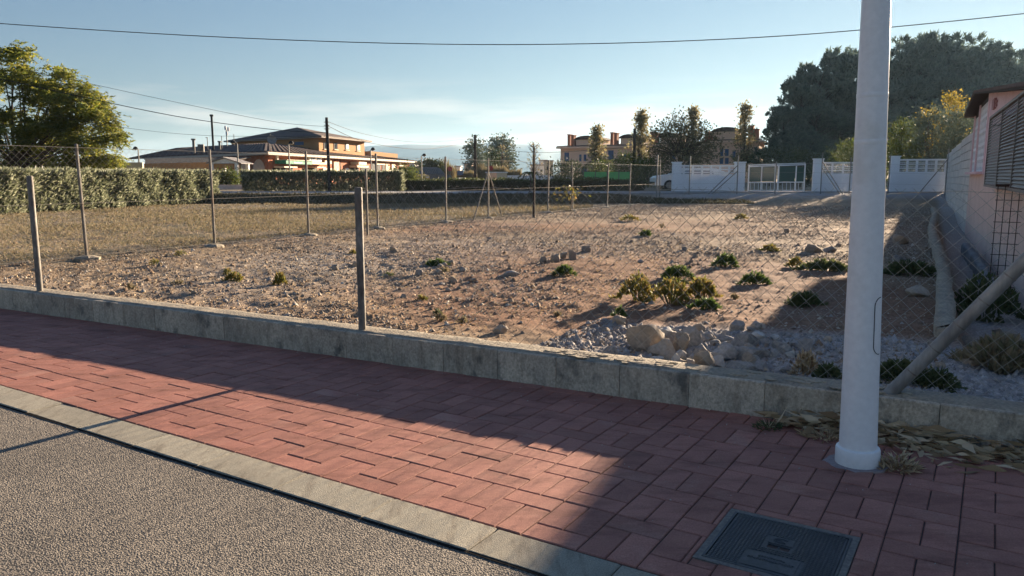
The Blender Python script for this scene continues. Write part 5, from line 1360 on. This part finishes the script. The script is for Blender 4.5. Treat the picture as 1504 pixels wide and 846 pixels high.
car(607, 272, 74, 'yellow car partly hidden behind the hedge end', 'car_yellow', 3.9, 1.6, rz=R(-60))
# brick gate pillars and boxes beyond the low hedge
for px, w_, pt, Y, m_, lab in ((675.5, .75, 262.5, 64, 'peach', 'leftmost low brick gate pillar beyond the low hedge'), (693, .7, 263, 66, 'peach', 'second low brick gate pillar beyond the low hedge'), (728, 1.5, 254, 62, 'peach', 'broad masonry pillar beyond the low hedge'), (737, .8, 254, 61, 'cream', 'sunlit pillar touching the broad masonry pillar')):
    p = at(px, 270, Y); g = gz(p.x, Y); h = at(px, pt, Y).z - g
    e = empty('gate_pillar', (p.x, Y, g), lab, 'pillar'); mb = MB(); mb.box((0, 0, h / 2 - .1), (w_, .6, h + .2)); mb.build('shaft', X[m_], e); mb = MB(); mb.box((0, 0, h + .04), (w_ + .14, .74, .08)); mb.build('cap', X['white'], e)
A, B = at(745, 266, 70), at(838, 266, 70); g = RZ
mb = MB(); mb.box(((A.x + B.x) / 2, 70, g + (at(790, 258, 70).z - g) / 2), (B.x - A.x, .2, at(790, 257, 70).z - g)); tag(mb.build('pale_wall', X['white']), 'pale low wall in shade behind the palm leaves', 'wall')
A, B = at(104, 262, 50), at(190, 262, 50)
mb = MB(); mb.box(((A.x + B.x) / 2, 52, g + (at(150, 238, 52).z - g) / 2), (B.x - A.x, .2, at(150, 239, 52).z - g)); tag(mb.build('cream_wall', X['cream']), 'cream garden wall between the big feathery tree and the long building', 'wall')
for px, py, lab in ((661, 248, 'round red road sign near the reeds, left one'), (721, 247, 'small red road sign above the broad masonry pillar')):
    p = at(px, py, 84); gg = gz(p.x, 84); e = empty('road_sign', (p.x, 84, gg), lab, 'sign')
    mb = MB(); mb.tube((0, 0, 0), (0, 0, p.z - gg), .05, n=6); mb.build('pole', X['galv_dark'], e); mb = MB(); mb.tube((0, -.06, p.z - gg), (0, -.09, p.z - gg), .26, n=16); mb.build('plate', X['red'], e)
p = at(676, 254, 80); gg = gz(p.x, 80); e = empty('road_sign', (p.x, 80, gg), 'small blue road sign above the leftmost brick gate pillar', 'sign')
mb = MB(); mb.tube((0, 0, 0), (0, 0, p.z - gg), .05, n=6); mb.build('pole', X['galv_dark'], e); mb = MB(); mb.box((0, -.08, p.z - gg), (.6, .03, .45)); mb.build('plate', X['blue'], e)

# ------------------------------------------------------------------ long restaurant building
C0 = at(393, 222.5, 62); zE = C0.z
def atz(px, py, z):
    """point seen at (px, py) whose height is z"""
    v = (py - 423) / F; Y = (H - z) * (CT - v * ST) / (ST + v * CT); return at(px, py, Y)
Er, El = atz(612, 236.6, zE), atz(212, 231.5, zE)
rb = empty('long_building', (C0.x, C0.y, RZ), 'long low orange restaurant building with dark tiled hipped roofs and an upper storey', 'building')
B0 = Vector((C0.x, C0.y, RZ))
dr = Vector((Er.x - C0.x, Er.y - C0.y, 0)); Lr = dr.length; dr.normalize()
dl = Vector((El.x - C0.x, El.y - C0.y, 0)); Ll = dl.length; dl.normalize()
inward = (dr + dl).normalized(); OV = .8
nr_ = Vector((-dr.y, dr.x, 0));  nr_ = nr_ if nr_.dot(dl) > 0 else -nr_       # inward from the right front
nl_ = Vector((-dl.y, dl.x, 0));  nl_ = nl_ if nl_.dot(dr) > 0 else -nl_       # inward from the left front
def isect(p, d, q, e_):
    m_ = d.x * e_.y - d.y * e_.x; t_ = ((q.x - p.x) * e_.y - (q.y - p.y) * e_.x) / m_; return p + d * t_
zw = zE - RZ; c0 = Vector((0, 0, 0))
def inset(k): return isect(nr_ * k, dr, nl_ * k, dl)
W0 = inset(OV); Wr = dr * (Lr - OV) + nr_ * OV; Wl = dl * (Ll - OV) + nl_ * OV
DPT = 9.0; Q0 = inset(DPT); Qr = dr * Lr + nr_ * DPT; Ql = dl * Ll + nl_ * DPT
def up(p, z): return Vector((p.x, p.y, z))
mb = MB()
mb.solid([up(W0, -.3), up(Wr, -.3), up(Wr, zw - .25), up(W0, zw - .25)], nr_ * .25); o = mb.build('lit_front_wall', X['brickred'], rb)
mb = MB(); mb.solid([up(W0 + dl * .3, -.3), up(Wl, -.3), up(Wl, zw - .25), up(W0 + dl * .3, zw - .25)], nl_ * .25); mb.build('side_front_wall', X['brickred'], rb)
mb = MB()
mb.solid([up(Wr, -.3), up(Qr - dr * OV, -.3), up(Qr - dr * OV, zw - .25), up(Wr, zw - .25)], -dr * .25)
mb.solid([up(Wl, -.3), up(Ql - dl * OV, -.3), up(Ql - dl * OV, zw + .8), up(Wl, zw - .25)], -dl * .25); mb.build('end_wall', X['red' if False else 'brickred'], rb)
# roofs: eave, ridge, back
zr = at(385, 209.5, 67).z - RZ + .25; RD = DPT * .62
R0 = inset(RD); Rr = dr * (Lr - 5) + nr_ * RD; Rl = dl * (Ll + 6) + nl_ * RD
mb = MB(); t_ = Vector((0, 0, -.12))
mb.solid([up(c0, zw), up(dr * Lr, zw), up(Rr, zr - .4), up(R0, zr)], t_); mb.solid([up(dr * Lr, zw), up(Qr + nr_ * 3, zw), up(Rr, zr - .4)], t_)
mb.solid([up(Qr + nr_ * 3, zw), up(Q0 + nr_ * 3 + nl_ * 3, zw), up(R0, zr), up(Rr, zr - .4)], t_); mb.build('tiled_roof', X['roof_dark'], rb)
mb = MB(); mb.solid([up(c0, zw), up(R0, zr), up(Rl, zr + .15), up(dl * (Ll + 6), zw)], t_); mb.solid([up(R0, zr), up(Q0 + nr_ * 3 + nl_ * 3, zw), up(Ql + dl * 6 + nl_ * 3, zw), up(Rl, zr + .15)], t_); mb.build('tiled_roof', X['roof_dark'], rb)
# rows of roof tile ridges along the slopes
mb = MB()
for k in range(46):
    f_ = (k + .5) / 46; a_ = up(dr * Lr * f_, zw + .03); b_ = up(R0.lerp(Rr, f_), zr - .4 * f_ + .03); mb.span(a_.lerp(b_, .02), a_.lerp(b_, .98), .16, .07)
for k in range(44):
    f_ = (k + .5) / 44; a_ = up(dl * (Ll + 6) * f_, zw + .03); b_ = up(R0.lerp(Rl, f_), zr + .15 * f_ + .03); mb.span(a_.lerp(b_, .02), a_.lerp(b_, .98), .16, .07)
mb.build('tile_rows', X['roof_dark'], rb)['kind'] = 'stuff'
mb = MB(); mb.span(up(c0, zw - .14), up(dr * Lr, zw - .14), .12, .2); mb.build('eave_board', X['fascia'], rb)
mb = MB(); mb.span(up(c0 + dl * .1, zw - .14), up(dl * Ll, zw - .14), .12, .2); mb.build('eave_board', X['fascia'], rb)
mb = MB(); mb.solid([up(c0 + nr_ * .1, zw - .26), up(dr * Lr + nr_ * .1, zw - .26), up(Wr, zw - .26), up(W0, zw - .26)], (0, 0, .05)); mb.build('soffit', X['fascia'], rb)
# elements of the lit front, placed along it
Pw = Vector((B0.x + W0.x, B0.y + W0.y, 0)); Lw = (Wr - W0).length
def fr_(px, py): s_, z_ = hit(px, py, (Pw.x, Pw.y), (dr.x, dr.y)); return s_, z_ - RZ
ang_r = math.atan2(dr.y, dr.x)
def front(name, x0, x1, y0, y1, m_, proud=.12, th=.12, sub=None):
    s0, zt = fr_(x0, y0); s1, _ = fr_(x1, y1); _, zb_ = fr_((x0 + x1) / 2, y1); _, zt = fr_((x0 + x1) / 2, y0)
    c_ = W0 + dr * (s0 + s1) / 2 - nr_ * proud; mb = MB(); mb.box((c_.x, c_.y, (zt + zb_) / 2), (s1 - s0, th, zt - zb_), rz=ang_r); return mb.build(name, X[m_], sub or rb)
front('downpipe', 403.5, 405.5, 225, 238, 'white', .15, .15)
aw = front('green_awning', 400, 440, 236, 241.2, 'green_sign', .7, 1.0)
front('sign_strip', 411, 424, 238.5, 239.8, 'white', 1.22, .03)
front('awning_edge', 400, 440, 235.2, 236, 'cream', .75, 1.1)
front('signboard', 449, 467, 231, 237.5, 'white', .3, .15); front('sign_mark', 451, 457, 232.5, 236, 'blue', .40, .03); front('sign_mark', 460, 465, 232.5, 236, 'blue', .40, .03)
front('window_panel', 441, 448, 235, 238, 'cream'); front('shop_canopy', 441, 471, 238.5, 241.5, 'cream', .5, .7)
front('yellow_sign', 473, 483, 235.5, 240.5, 'cream', .25); front('red_awning', 400, 420, 244.5, 246.5, 'cream', .6, .9); front('red_awning', 450, 463, 245, 246.6, 'cream', .6, .9)
front('doorway', 400, 420, 247, 256, 'dark', .02, .06); front('doorway', 424, 430, 244, 257, 'dark', .02, .06); front('doorway', 444, 446, 247, 257, 'dark', .02, .06); front('doorway', 451, 466, 247, 257, 'dark', .02, .06)
front('white_panel', 471, 484, 247, 252, 'cream', .2); front('pier', 488.5, 497, 237, 257, 'peach', .08); front('dark_strip', 498.5, 500, 234, 257, 'soffit', .03, .08); front('white_panel', 504.5, 509, 247, 253, 'white', .2)
front('yellow_awning', 513, 525, 238, 242, 'cream', .6, .9); front('awning_edge', 511, 528, 243.3, 246, 'cream', .6, .9); front('doorway', 513, 527, 247, 257, 'dark', .02, .06)
front('doorway', 529, 543, 242.5, 258, 'soffit', .02, .06); front('door', 531, 541, 247, 258, 'dark', .05, .06)
front('sign_panel', 550, 564, 239, 242, 'cream', .1); front('pier', 565, 571, 239, 258, 'peach', .08); front('pier', 574, 579, 241, 250, 'cream', .08); front('dark_strip', 589, 600, 239, 241, 'red', .06); front('sign_panel', 584, 594, 242.5, 244, 'cream', .1)
for px in (548, 556, 563):
    s_, z_ = fr_(px, 247); c_ = W0 + dr * s_ - nr_ * .02; r_ = .62; mb = MB(); poly = [c_ + dr * (r_ * math.cos(q)) + Vector((0, 0, z_ + .1 + .9 * r_ * math.sin(q))) for q in np.linspace(0, math.pi, 12)]
    poly += [c_ - dr * r_ + Vector((0, 0, .3)), c_ + dr * r_ + Vector((0, 0, .3))]; mb.solid(poly, -nr_ * .05); mb.build('arch', X['dark'], rb)
for px in (360, 381):                                                       # arches of the shaded side
    s_, z_ = hit(px, 246, (Pw.x, Pw.y), (dl.x, dl.y)); c_ = W0 + dl * s_ - nl_ * .02; r_ = 1.1 if px > 370 else .8; z_ -= RZ; mb = MB()
    poly = [c_ + dl * (r_ * math.cos(q)) + Vector((0, 0, z_ - .2 + .8 * r_ * math.sin(q))) for q in np.linspace(0, math.pi, 14)] + [c_ - dl * r_ + Vector((0, 0, .2)), c_ + dl * r_ + Vector((0, 0, .2))]
    mb.solid(poly, -nl_ * .05); mb.build('arch', X['peach'], rb)
# porch roof and beam before the shaded side
zc = at(300, 231, 60).z - RZ
def pp_(px, py, Y): return at(px, py, Y) - B0
mb = MB(); mb.solid([pp_(213, 241, 62), pp_(330, 238.5, 57), pp_(368, 230, 61), pp_(213, 233, 69)], (0, 0, -.1)); mb.build('porch_roof', X['fascia'] if False else mat('grey_felt_roof', (.055, .045, .04), .95, fine=.2), rb)
mb = MB(); mb.span(pp_(206, 244.5, 62.2), pp_(310, 242.5, 57.4), .2, .42); mb.build('porch_beam', X['ochre'], rb)
for px in (248, 277):
    a_ = pp_(px, 246, 60.2 - (px - 248) * .04); mb = MB(); mb.box((a_.x, a_.y, a_.z / 2), (.16, .16, a_.z)); mb.build('porch_post', X['white'], rb)
# gable end at the far left, red boarding
# white gabled porch
g0, g1 = at(309, 240, 54), at(350, 240, 54); gw = g1.x - g0.x; gh = g0.z - RZ
X['grey_tile'] = flat('grey_tile', (.20, .19, .19), .8)
po = empty('white_porch', (g0.x, 54, RZ), 'small white gabled porch on slim columns in the hedge gap', 'porch')
for x_, y_ in ((.12, 0), (gw - .12, 0), (.12, 2.2), (gw - .12, 2.2)):
    mb = MB(); mb.box((x_, y_, gh / 2), (.22, .22, gh)); mb.build('column', X['white'], po)
ap_ = at(328, 232, 54).z - RZ
mb = MB(); mb.solid([(-.1, -.02, gh), (gw + .1, -.02, gh), (gw / 2, -.02, ap_ - .04)], (0, .1, 0)); mb.build('gable', X['white'], po)
mb = MB(); mb.box((gw / 2, 0, gh - .18), (gw - .5, .14, .3)); mb.build('beam', X['ochre'], po)
mb = MB()
mb.solid([(-.25, -.15, gh - .02), (gw / 2, -.15, ap_), (gw / 2, 2.4, ap_), (-.25, 2.4, gh - .02)], (0, 0, .07)); mb.solid([(gw + .25, -.15, gh - .02), (gw / 2, -.15, ap_), (gw / 2, 2.4, ap_), (gw + .25, 2.4, gh - .02)], (0, 0, .05)); mb.build('roof', X['grey_tile'], po)
A, B = at(298, 276, 49), at(358, 276, 49); mb = MB(); mb.box(((A.x + B.x) / 2, 49, RZ + .12), (B.x - A.x, .3, .34)); tag(mb.build('planter_wall', X['salmon']), 'low pinkish planter wall in the gap between the two tall hedges', 'wall')
# upper storey
zu = at(468, 201, 80).z - RZ
U0 = at(468, 201, 80); Ur = atz(535, 207.6, U0.z); Ul = atz(340, 207.5, U0.z)
u0, ur, ul = [Vector((p.x - B0.x, p.y - B0.y, 0)) for p in (U0, Ur, Ul)]; uq = ur + ul - u0
zb = at(468, 224, 80).z - RZ - .6
ud, vd = (ur - u0).normalized(), (ul - u0).normalized(); un = Vector((-ud.y, ud.x, 0)); un = un if un.dot(vd) > 0 else -un
mb = MB(); mb.prism([u0, ur, uq, ul], zu - zb, zb); mb.build('upper_wall', X['ochre'], rb)
cen_ = (u0 + uq) / 2; zap = at(448, 187, (cen_.y + B0.y)).z - RZ
e0, e1_, e2_, e3 = [cen_ + (p - cen_) * 1.12 for p in (u0, ur, uq, ul)]
mb = MB()
for a_, b_ in ((e0, e1_), (e1_, e2_), (e2_, e3), (e3, e0)): mb.solid([up(a_, zu + .04), up(b_, zu + .04), up(cen_, zap)], (0, 0, -.1))
mb.build('upper_roof', X['roof_dark'], rb)
mb = MB(); mb.prism([e0, e1_, e2_, e3], .16, zu - .1); mb.build('upper_eave', X['fascia'], rb)
for px, t_, b_ in ((477.5, 209, 219), (492.5, 209.5, 219.5), (509, 211, 220), (525.5, 213, 221.5)):
    s0, zt = hit(px - 2.6, t_, (U0.x, U0.y), (ud.x, ud.y)); s1, _ = hit(px + 2.6, t_, (U0.x, U0.y), (ud.x, ud.y)); _, zb2 = hit(px, b_, (U0.x, U0.y), (ud.x, ud.y))
    c_ = u0 + ud * (s0 + s1) / 2 - un * .01; mb = MB(); zt -= RZ; zb2 -= RZ; a_ = math.atan2(ud.y, ud.x)
    mb.box((c_.x, c_.y, (zt + zb2) / 2), (s1 - s0, .06, zt - zb2), rz=a_); o = mb.build('window', X['dark'], rb)
    c2 = c_ - un * .04 + ud * .12; mb = MB(); mb.box((c2.x, c2.y, (zt + zb2) / 2 + .05), ((s1 - s0) * .62, .03, (zt - zb2) * .85), rz=a_); mb.build('pane', X['bright_glass'] if px > 500 else X['glass'], o)
    c3 = c_ - un * .06; mb = MB(); mb.box((c3.x, c3.y, zb2 - .04), (s1 - s0 + .1, .12, .07), rz=a_); mb.build('sill', X['cream'], o)
vn = Vector((-vd.y, vd.x, 0)); vn = vn if vn.dot(ud) > 0 else -vn
s0, zt = hit(433, 208.5, (U0.x, U0.y), (vd.x, vd.y)); s1, _ = hit(446, 208.5, (U0.x, U0.y), (vd.x, vd.y)); _, zb2 = hit(440, 213, (U0.x, U0.y), (vd.x, vd.y))
c_ = u0 + vd * (s0 + s1) / 2 - vn * .01; mb = MB(); mb.box((c_.x, c_.y, (zt + zb2) / 2 - RZ), (abs(s1 - s0), .08, zt - zb2), rz=math.atan2(vd.y, vd.x)); o = mb.build('window', X['blue'], rb)
# low ochre parapet box beyond the upper storey
a_, b_ = at(544, 222, 104), at(584, 226, 112); mb = MB(); mb.solid([up(a_ - B0, zw - .2), up(b_ - B0, zw - .2), up(b_ - B0, b_.z - RZ), up(a_ - B0, a_.z - RZ)], nr_ * 2.5); mb.build('parapet', X['ochre'], rb)
# roof furniture
def pipe(px, pt, pb, Y, r_, name, m_, cap=None):
    a_, b_ = at(px, pt, Y) - B0, at(px, pb, Y) - B0; a_.x = b_.x; mb = MB(); mb.tube(b_ - Vector((0, 0, .6)), a_, r_, n=10)
    if cap: mb.tube(a_, a_ + Vector((0, 0, cap)), r_ * 1.7, n=10)
    return mb.build(name, X[m_], rb)
pipe(313, 171, 212, 76, .10, 'stove_pipe', 'dark', .18); pipe(284.5, 206, 215, 74, .12, 'vent', 'galv_dark', .15); pipe(322.5, 209, 213.5, 74, .1, 'vent', 'galv_dark', .12); pipe(295, 212, 214, 74, .3, 'vent', 'galv_dark')
pipe(326, 200, 212, 76, .03, 'aerial', 'galv_dark'); pipe(344, 197, 210, 78, .03, 'aerial', 'galv_dark'); pipe(305, 202, 214, 75, .035, 'aerial', 'galv_dark')
a_ = at(302, 202, 75) - B0; b_ = at(305, 202, 75) - B0; mb = MB(); mb.tube(a_, b_, .035, n=6); mb.build('aerial', X['galv_dark'], rb)
e = pipe(333.5, 186, 211, 78, .05, 'antenna_mast', 'galv')
for dx, py in ((-2, 188), (2.2, 190), (0, 196)):
    a_ = at(333.5 + dx, py, 78) - B0; mb = MB(); mb.tube(a_ + Vector((0, -.08, -.18)), a_ + Vector((0, -.08, .18)), .12, n=8); mb.build('antenna', X['white'], e)
a_ = at(397, 197, 68) - B0; mb = MB(); mb.tube(a_ + Vector((0, 0, -1.6)), a_, .025, n=6); e = mb.build('dish_mast', X['galv'], rb)
mb = MB(); mb.lathe([(.02, 0), (.25, .05), (.4, .14), (.41, .16), (.25, .09), (.02, .04)], n=14); o = mb.build('dish', X['galv'], e); o.location = a_ + Vector((.1, -.05, -.5)); o.rotation_euler = (R(80), 0, R(25))
# ------------------------------------------------------------------ orange houses in the distance
def hplane(px, py, Y): return at(px, py, Y)
def townhouse(px0, px1, Y0, Y1, pe, label, wins, chims, tops, group='terraced orange houses'):
    A, B = at(px0, 266, Y0), at(px1, 266, Y1); g = gz(A.x, Y0); d = Vector((B.x - A.x, B.y - A.y, 0)); L = d.length; d.normalize(); nrm = Vector((-d.y, d.x, 0))
    e = empty('terraced_house', (A.x, A.y, g), label, 'house', group, rz=math.atan2(d.y, d.x)); h = at(px0, pe, Y0).z - g
    mb = MB(); mb.box((L / 2, 4.5, h / 2), (L, 9, h)); mb.build('wall', X['peach'], e)
    mb = MB(); mb.box((L / 2, 4.5, h + .12), (L + .9, 9.9, .24)); mb.build('cornice', X['peach'], e)
    mb = MB(); mb.solid([(-.4, -.4, h + .25), (L + .4, -.4, h + .25), (L - 1, 4.5, h + .6), (1, 4.5, h + .6)], (0, 0, .1)); mb.solid([(1, 4.5, h + .6), (L - 1, 4.5, h + .6), (L + .4, 9.4, h + .25), (-.4, 9.4, h + .25)], (0, 0, .1)); mb.build('tiled_roof', X['roof_dark'], e)
    def hp(px, py): s_, z_ = hit(px, py, (A.x, A.y), (d.x, d.y)); return s_, z_ - g
    for x0, x1, y0, y1 in wins:
        s0, zt = hp(x0, y0); s1, zb_ = hp(x1, y1); mb = MB(); mb.box(((s0 + s1) / 2, .03, (zt + zb_) / 2), (s1 - s0, .12, zt - zb_)); o = mb.build('window', X['blue'], e)
        mb = MB(); mb.box(((s0 + s1) / 2, -.05, zb_ - .08), (s1 - s0 + .3, .2, .14)); mb.build('sill', X['peach'], o)
        for q in np.linspace(0, 1, 5)[1:-1]: pass
    for px, w_, y0 in chims:
        s_, zt = hp(px, y0); mb = MB(); mb.box((s_, 1.0, (zt + h) / 2), (w_, .8, zt - h)); o = mb.build('chimney', X['brick_chimney'], e); mb = MB(); mb.box((s_, 1.0, zt + .05), (w_ + .1, .95, .1)); mb.build('cap', X['brick_chimney'], o)
    for x0, x1, yt in tops:
        s0, zt = hp(x0, yt); s1, _ = hp(x1, yt); zt = max(zt, h + .9); mb = MB(); mb.prism([(s0, .9), (s1, .9), (s1, 7.0), (s0, 7.0)], zt - h - .2, h + .2); mb.build('attic', X['peach'], e)
        mb = MB(); n_ = 10; prof = [(s0 - .3 + (s1 - s0 + .6) * k / n_, zt + 0.5 * math.sin(math.pi * k / n_) ** .6) for k in range(n_ + 1)]
        mb.solid([(x_, .7, z_ + .02) for x_, z_ in prof] , (0, 5, 0)); mb.build('attic_roof', X['roof_dark'], e)
    return e
townhouse(823, 952, 104, 98, 218.5, 'left orange terraced house with blue shutters and paired chimneys', [(829, 835.5, 224, 237), (893.5, 901, 221, 235), (851, 854, 227, 237), (857.5, 861, 227, 237), (916, 919.5, 226, 236), (923, 927, 226, 236), (854, 862, 246, 256), (930, 940, 224, 236)],
          [(832.5, .36, 198), (838, .36, 199), (896, .36, 195), (901.5, .36, 196)], [(842, 872, 205), (908, 932, 203)])
townhouse(955, 1049, 97, 93, 215, 'middle orange terraced house behind the round autumn tree', [(985, 992, 222, 234), (1005, 1009, 224, 234)], [(956, .45, 194), (961, .45, 196), (1036, .5, 194), (1042, .5, 195)], [(966, 990, 201)])
townhouse(1043, 1112, 92, 90, 210, 'right orange terraced house with tall sunlit chimneys', [(1058, 1062, 219, 229), (1065, 1070, 219, 229), (1057.5, 1062, 232, 241), (1065, 1070, 232, 241), (1076, 1080, 222, 232)], [(1102.5, .6, 185), (1110.5, .6, 190)], [(1046, 1086, 193)])
for px0, px1, pt, Y, m_, lab in ((682, 693, 241, 150, 'peach', 'small far flat roofed house left of the middle telegraph pole'), (793, 804, 236, 170, 'white', 'far pale block left of the orange houses'), (780, 800, 243, 150, 'white', 'far low white house behind the palm leaves'), (801, 812, 237, 140, 'cream', 'far cream house wall touching the orange houses'), (602, 609, 240, 120, 'white', 'far white block at the right end of the long building'), (668, 676, 245, 160, 'white', 'tiny far white house among the reeds')):
    A, B = at(px0, 262, Y), at(px1, 262, Y); g = gz(A.x, Y); h = at(px0, pt, Y).z - g; w_ = B.x - A.x
    e = empty('far_house', ((A.x + B.x) / 2, Y, g), lab, 'house'); mb = MB(); mb.box((0, 3, h / 2 - .2), (w_, 6, h + .4)); mb.build('wall', X[m_], e); mb = MB(); mb.box((0, 3, h + .1), (w_ + .3, 6.3, .22)); mb.build('roof', X['fascia'], e)
    for k in (-.25, .25): mb = MB(); mb.box((k * w_, -.02, h * .62), (w_ * .16, .1, h * .16)); mb.build('window', X['glass'], e)

# ------------------------------------------------------------------ street lamps, telegraph poles, cables
def street_lamp(px, py, pb, Y, side, label):
    b_ = at(px, pb, Y); g = gz(b_.x, Y); t_ = at(px, py, Y); h = t_.z - g
    e = empty('street_lamp', (b_.x, Y, g), label, 'street lamp', 'hooded street lamps round the long building')
    mb = MB(); mb.tube((0, 0, -.3), (0, 0, h), .06, .045, n=8); mb.build('pole', X['galv'], e)
    mb = MB(); mb.path([(0, 0, h - .02), (side * .15, 0, h + .15), (side * .3, 0, h + .18)], .03, 6); mb.build('arm', X['galv'], e)
    mb = MB(); mb.lathe([(.02, .2), (.11, .16), (.165, .06), (.17, 0), (.02, .01)], c=(side * .3, 0, h + .04), n=14); mb.build('hood', X['dark'], e)
    mb = MB(); mb.lathe([(.01, -.07), (.08, -.05), (.12, .0)], c=(side * .3, 0, h + .035), n=12); mb.build('lens', X['fascia'], e)
street_lamp(351, 211, 265, 54, -1, 'street lamp standing at the white gabled porch')
street_lamp(426, 212, 265, 53, .6, 'street lamp before the green awning')
street_lamp(545.5, 221, 265, 60, .6, 'street lamp before the arches of the long building')
street_lamp(619.5, 229.5, 268, 66, .8, 'street lamp by the flat topped pine and the grey van')
street_lamp(206, 220, 265, 56, -.6, 'street lamp at the far left end of the long building')
p = at(206, 230, 56); 
def telegraph(px, pt, pb, Y, r_, label, cat='pole', foot=None):
    a_ = at(px, pt, Y); b_ = at(foot or px, pb, Y); g = gz(b_.x, Y); h = a_.z - g
    e = empty('telegraph_pole', (b_.x, Y, g), label, cat, 'dark wooden telegraph poles')
    mb = MB(); mb.tube((0, 0, -.5), (0, 0, h), r_ * 1.15, r_ * .85, n=10); mb.build('pole', X['wood_pole'], e)
    for k in range(3): mb = MB(); mb.tube((-r_ * 1.6, 0, h - .25 - .18 * k), (r_ * 1.6, 0, h - .25 - .18 * k), .025, n=6); mb.build('insulator', X['galv_dark'], e)
    if foot: e.rotation_euler.y = math.atan2(a_.x - b_.x, h)
    return a_
t1 = telegraph(479.5, 172.5, 281, 42.8, .09, 'dark leaning telegraph pole before the long orange building', foot=484.5)
t2 = telegraph(698, 198, 262, 74, .13, 'dark telegraph pole beside the small rounded tree')
t3 = telegraph(930.5, 189, 268, 60, .12, 'dark telegraph pole before the orange terraced houses')
def cable(pts, label, r_=.012, group=None, name='cable'):
    mb = MB(); P_ = []
    for i in range(len(pts) - 1):
        p0 = pts[max(0, i - 1)]; p1 = pts[i]; p2 = pts[i + 1]; p3 = pts[min(len(pts) - 1, i + 2)]
        for k in range(10):
            t_ = k / 10; P_.append(.5 * ((2 * p1) + (p2 - p0) * t_ + (2 * p0 - 5 * p1 + 4 * p2 - p3) * t_ ** 2 + (3 * p1 - p0 - 3 * p2 + p3) * t_ ** 3))
    P_.append(pts[-1]); mb.path(P_, r_, 5); return tag(mb.build(name, X['cable']), label, 'cable', group)
def cab(lst): return [at(*q) for q in lst]
cable(cab([(-700, -28, 22), (-300, 8, 21.3), (0, 34.5, 20.8), (380, 57, 20.2), (752, 65.5, 19.6), (1130, 54, 19), (1504, 20, 18.4), (1900, -28, 17.8)]), 'long black overhead cable sagging across the whole sky', .011)
cable(cab([(-400, 40, 30), (0, 116, 35), (114, 141, 36.5), (266, 172, 38.5), (399, 190, 41), (479.5, 195, 42.8)]), 'thick cable running from upper left to the leaning telegraph pole', .017)
cable(cab([(-400, -10, 33), (0, 94, 36), (106, 117, 37), (239, 146, 38.5), (399, 178, 41), (479.5, 186, 42.8)]), 'thin pale cable above the thick one at upper left', .009)
cable(cab([(-400, 80, 38), (0, 154, 41), (165, 185, 43), (303, 199, 46), (479.5, 200, 42.9)]), 'lowest thin cable passing behind the feathery tree', .009)
cable(cab([(479.5, 184, 42.8), (540, 209, 49), (625, 219, 60), (697, 207, 74)]), 'sagging cable between the leaning pole and the middle pole', .016)
cable(cab([(479.5, 178, 42.8), (540, 198, 50), (619, 209, 61), (697, 203, 74)]), 'upper thin cable between the leaning pole and the middle pole', .012)
cable(cab([(698, 204, 74), (735, 218, 72), (800, 224, 67), (930.5, 216, 60)]), 'cable from the middle pole to the pole before the houses', .014)
cable(cab([(698, 206, 74), (722, 221, 69), (745, 229, 64), (784, 244, 50)]), 'cable dropping from the middle pole towards the palm leaves', .013)
# tall dark wooden stake by the fence
p = onground(784, 320); h = at(784, 217, p.y).z - p.z
e = empty('wooden_stake', p, 'tall dark wooden stake beside the wire fence below the far road', 'post'); mb = MB(); mb.tube((0, 0, -.3), (0, 0, h), .045, .028, n=8); mb.build('stake', X['wood_pole'], e)
p = onground(540, 346); h = at(539, 248, p.y).z - p.z
e = empty('thin_post', p, 'thin grey post standing right behind the second wall post', 'post'); mb = MB(); mb.tube((0, 0, -.3), (0, 0, h), .028, .024, n=8); mb.build('stake', X['galv_dark'], e)

# ------------------------------------------------------------------ haze
HZ = bpy.data.materials.new('haze'); HZ.use_nodes = True; t = HZ.node_tree; t.nodes.clear()
o_ = t.nodes.new('ShaderNodeOutputMaterial'); v_ = t.nodes.new('ShaderNodeVolumePrincipled'); t.links.new(v_.outputs[0], o_.inputs['Volume'])
v_.inputs['Color'].default_value = (.48, .74, 1.0, 1); v_.inputs['Density'].default_value = HAZE = 0.0001; v_.inputs['Anisotropy'].default_value = 0.42
HTOP = 190.0
mb = MB(); mb.add([(x_, y_, z_) for z_ in (-32, HTOP) for x_, y_ in ((-7500, -200), (7500, -200), (7500, 5200), (-7500, 5200))], [(3, 2, 1, 0), (4, 5, 6, 7), (0, 1, 5, 4), (1, 2, 6, 5), (2, 3, 7, 6), (3, 0, 4, 7)])
o = mb.build('haze', HZ); tag(o, kind='stuff')
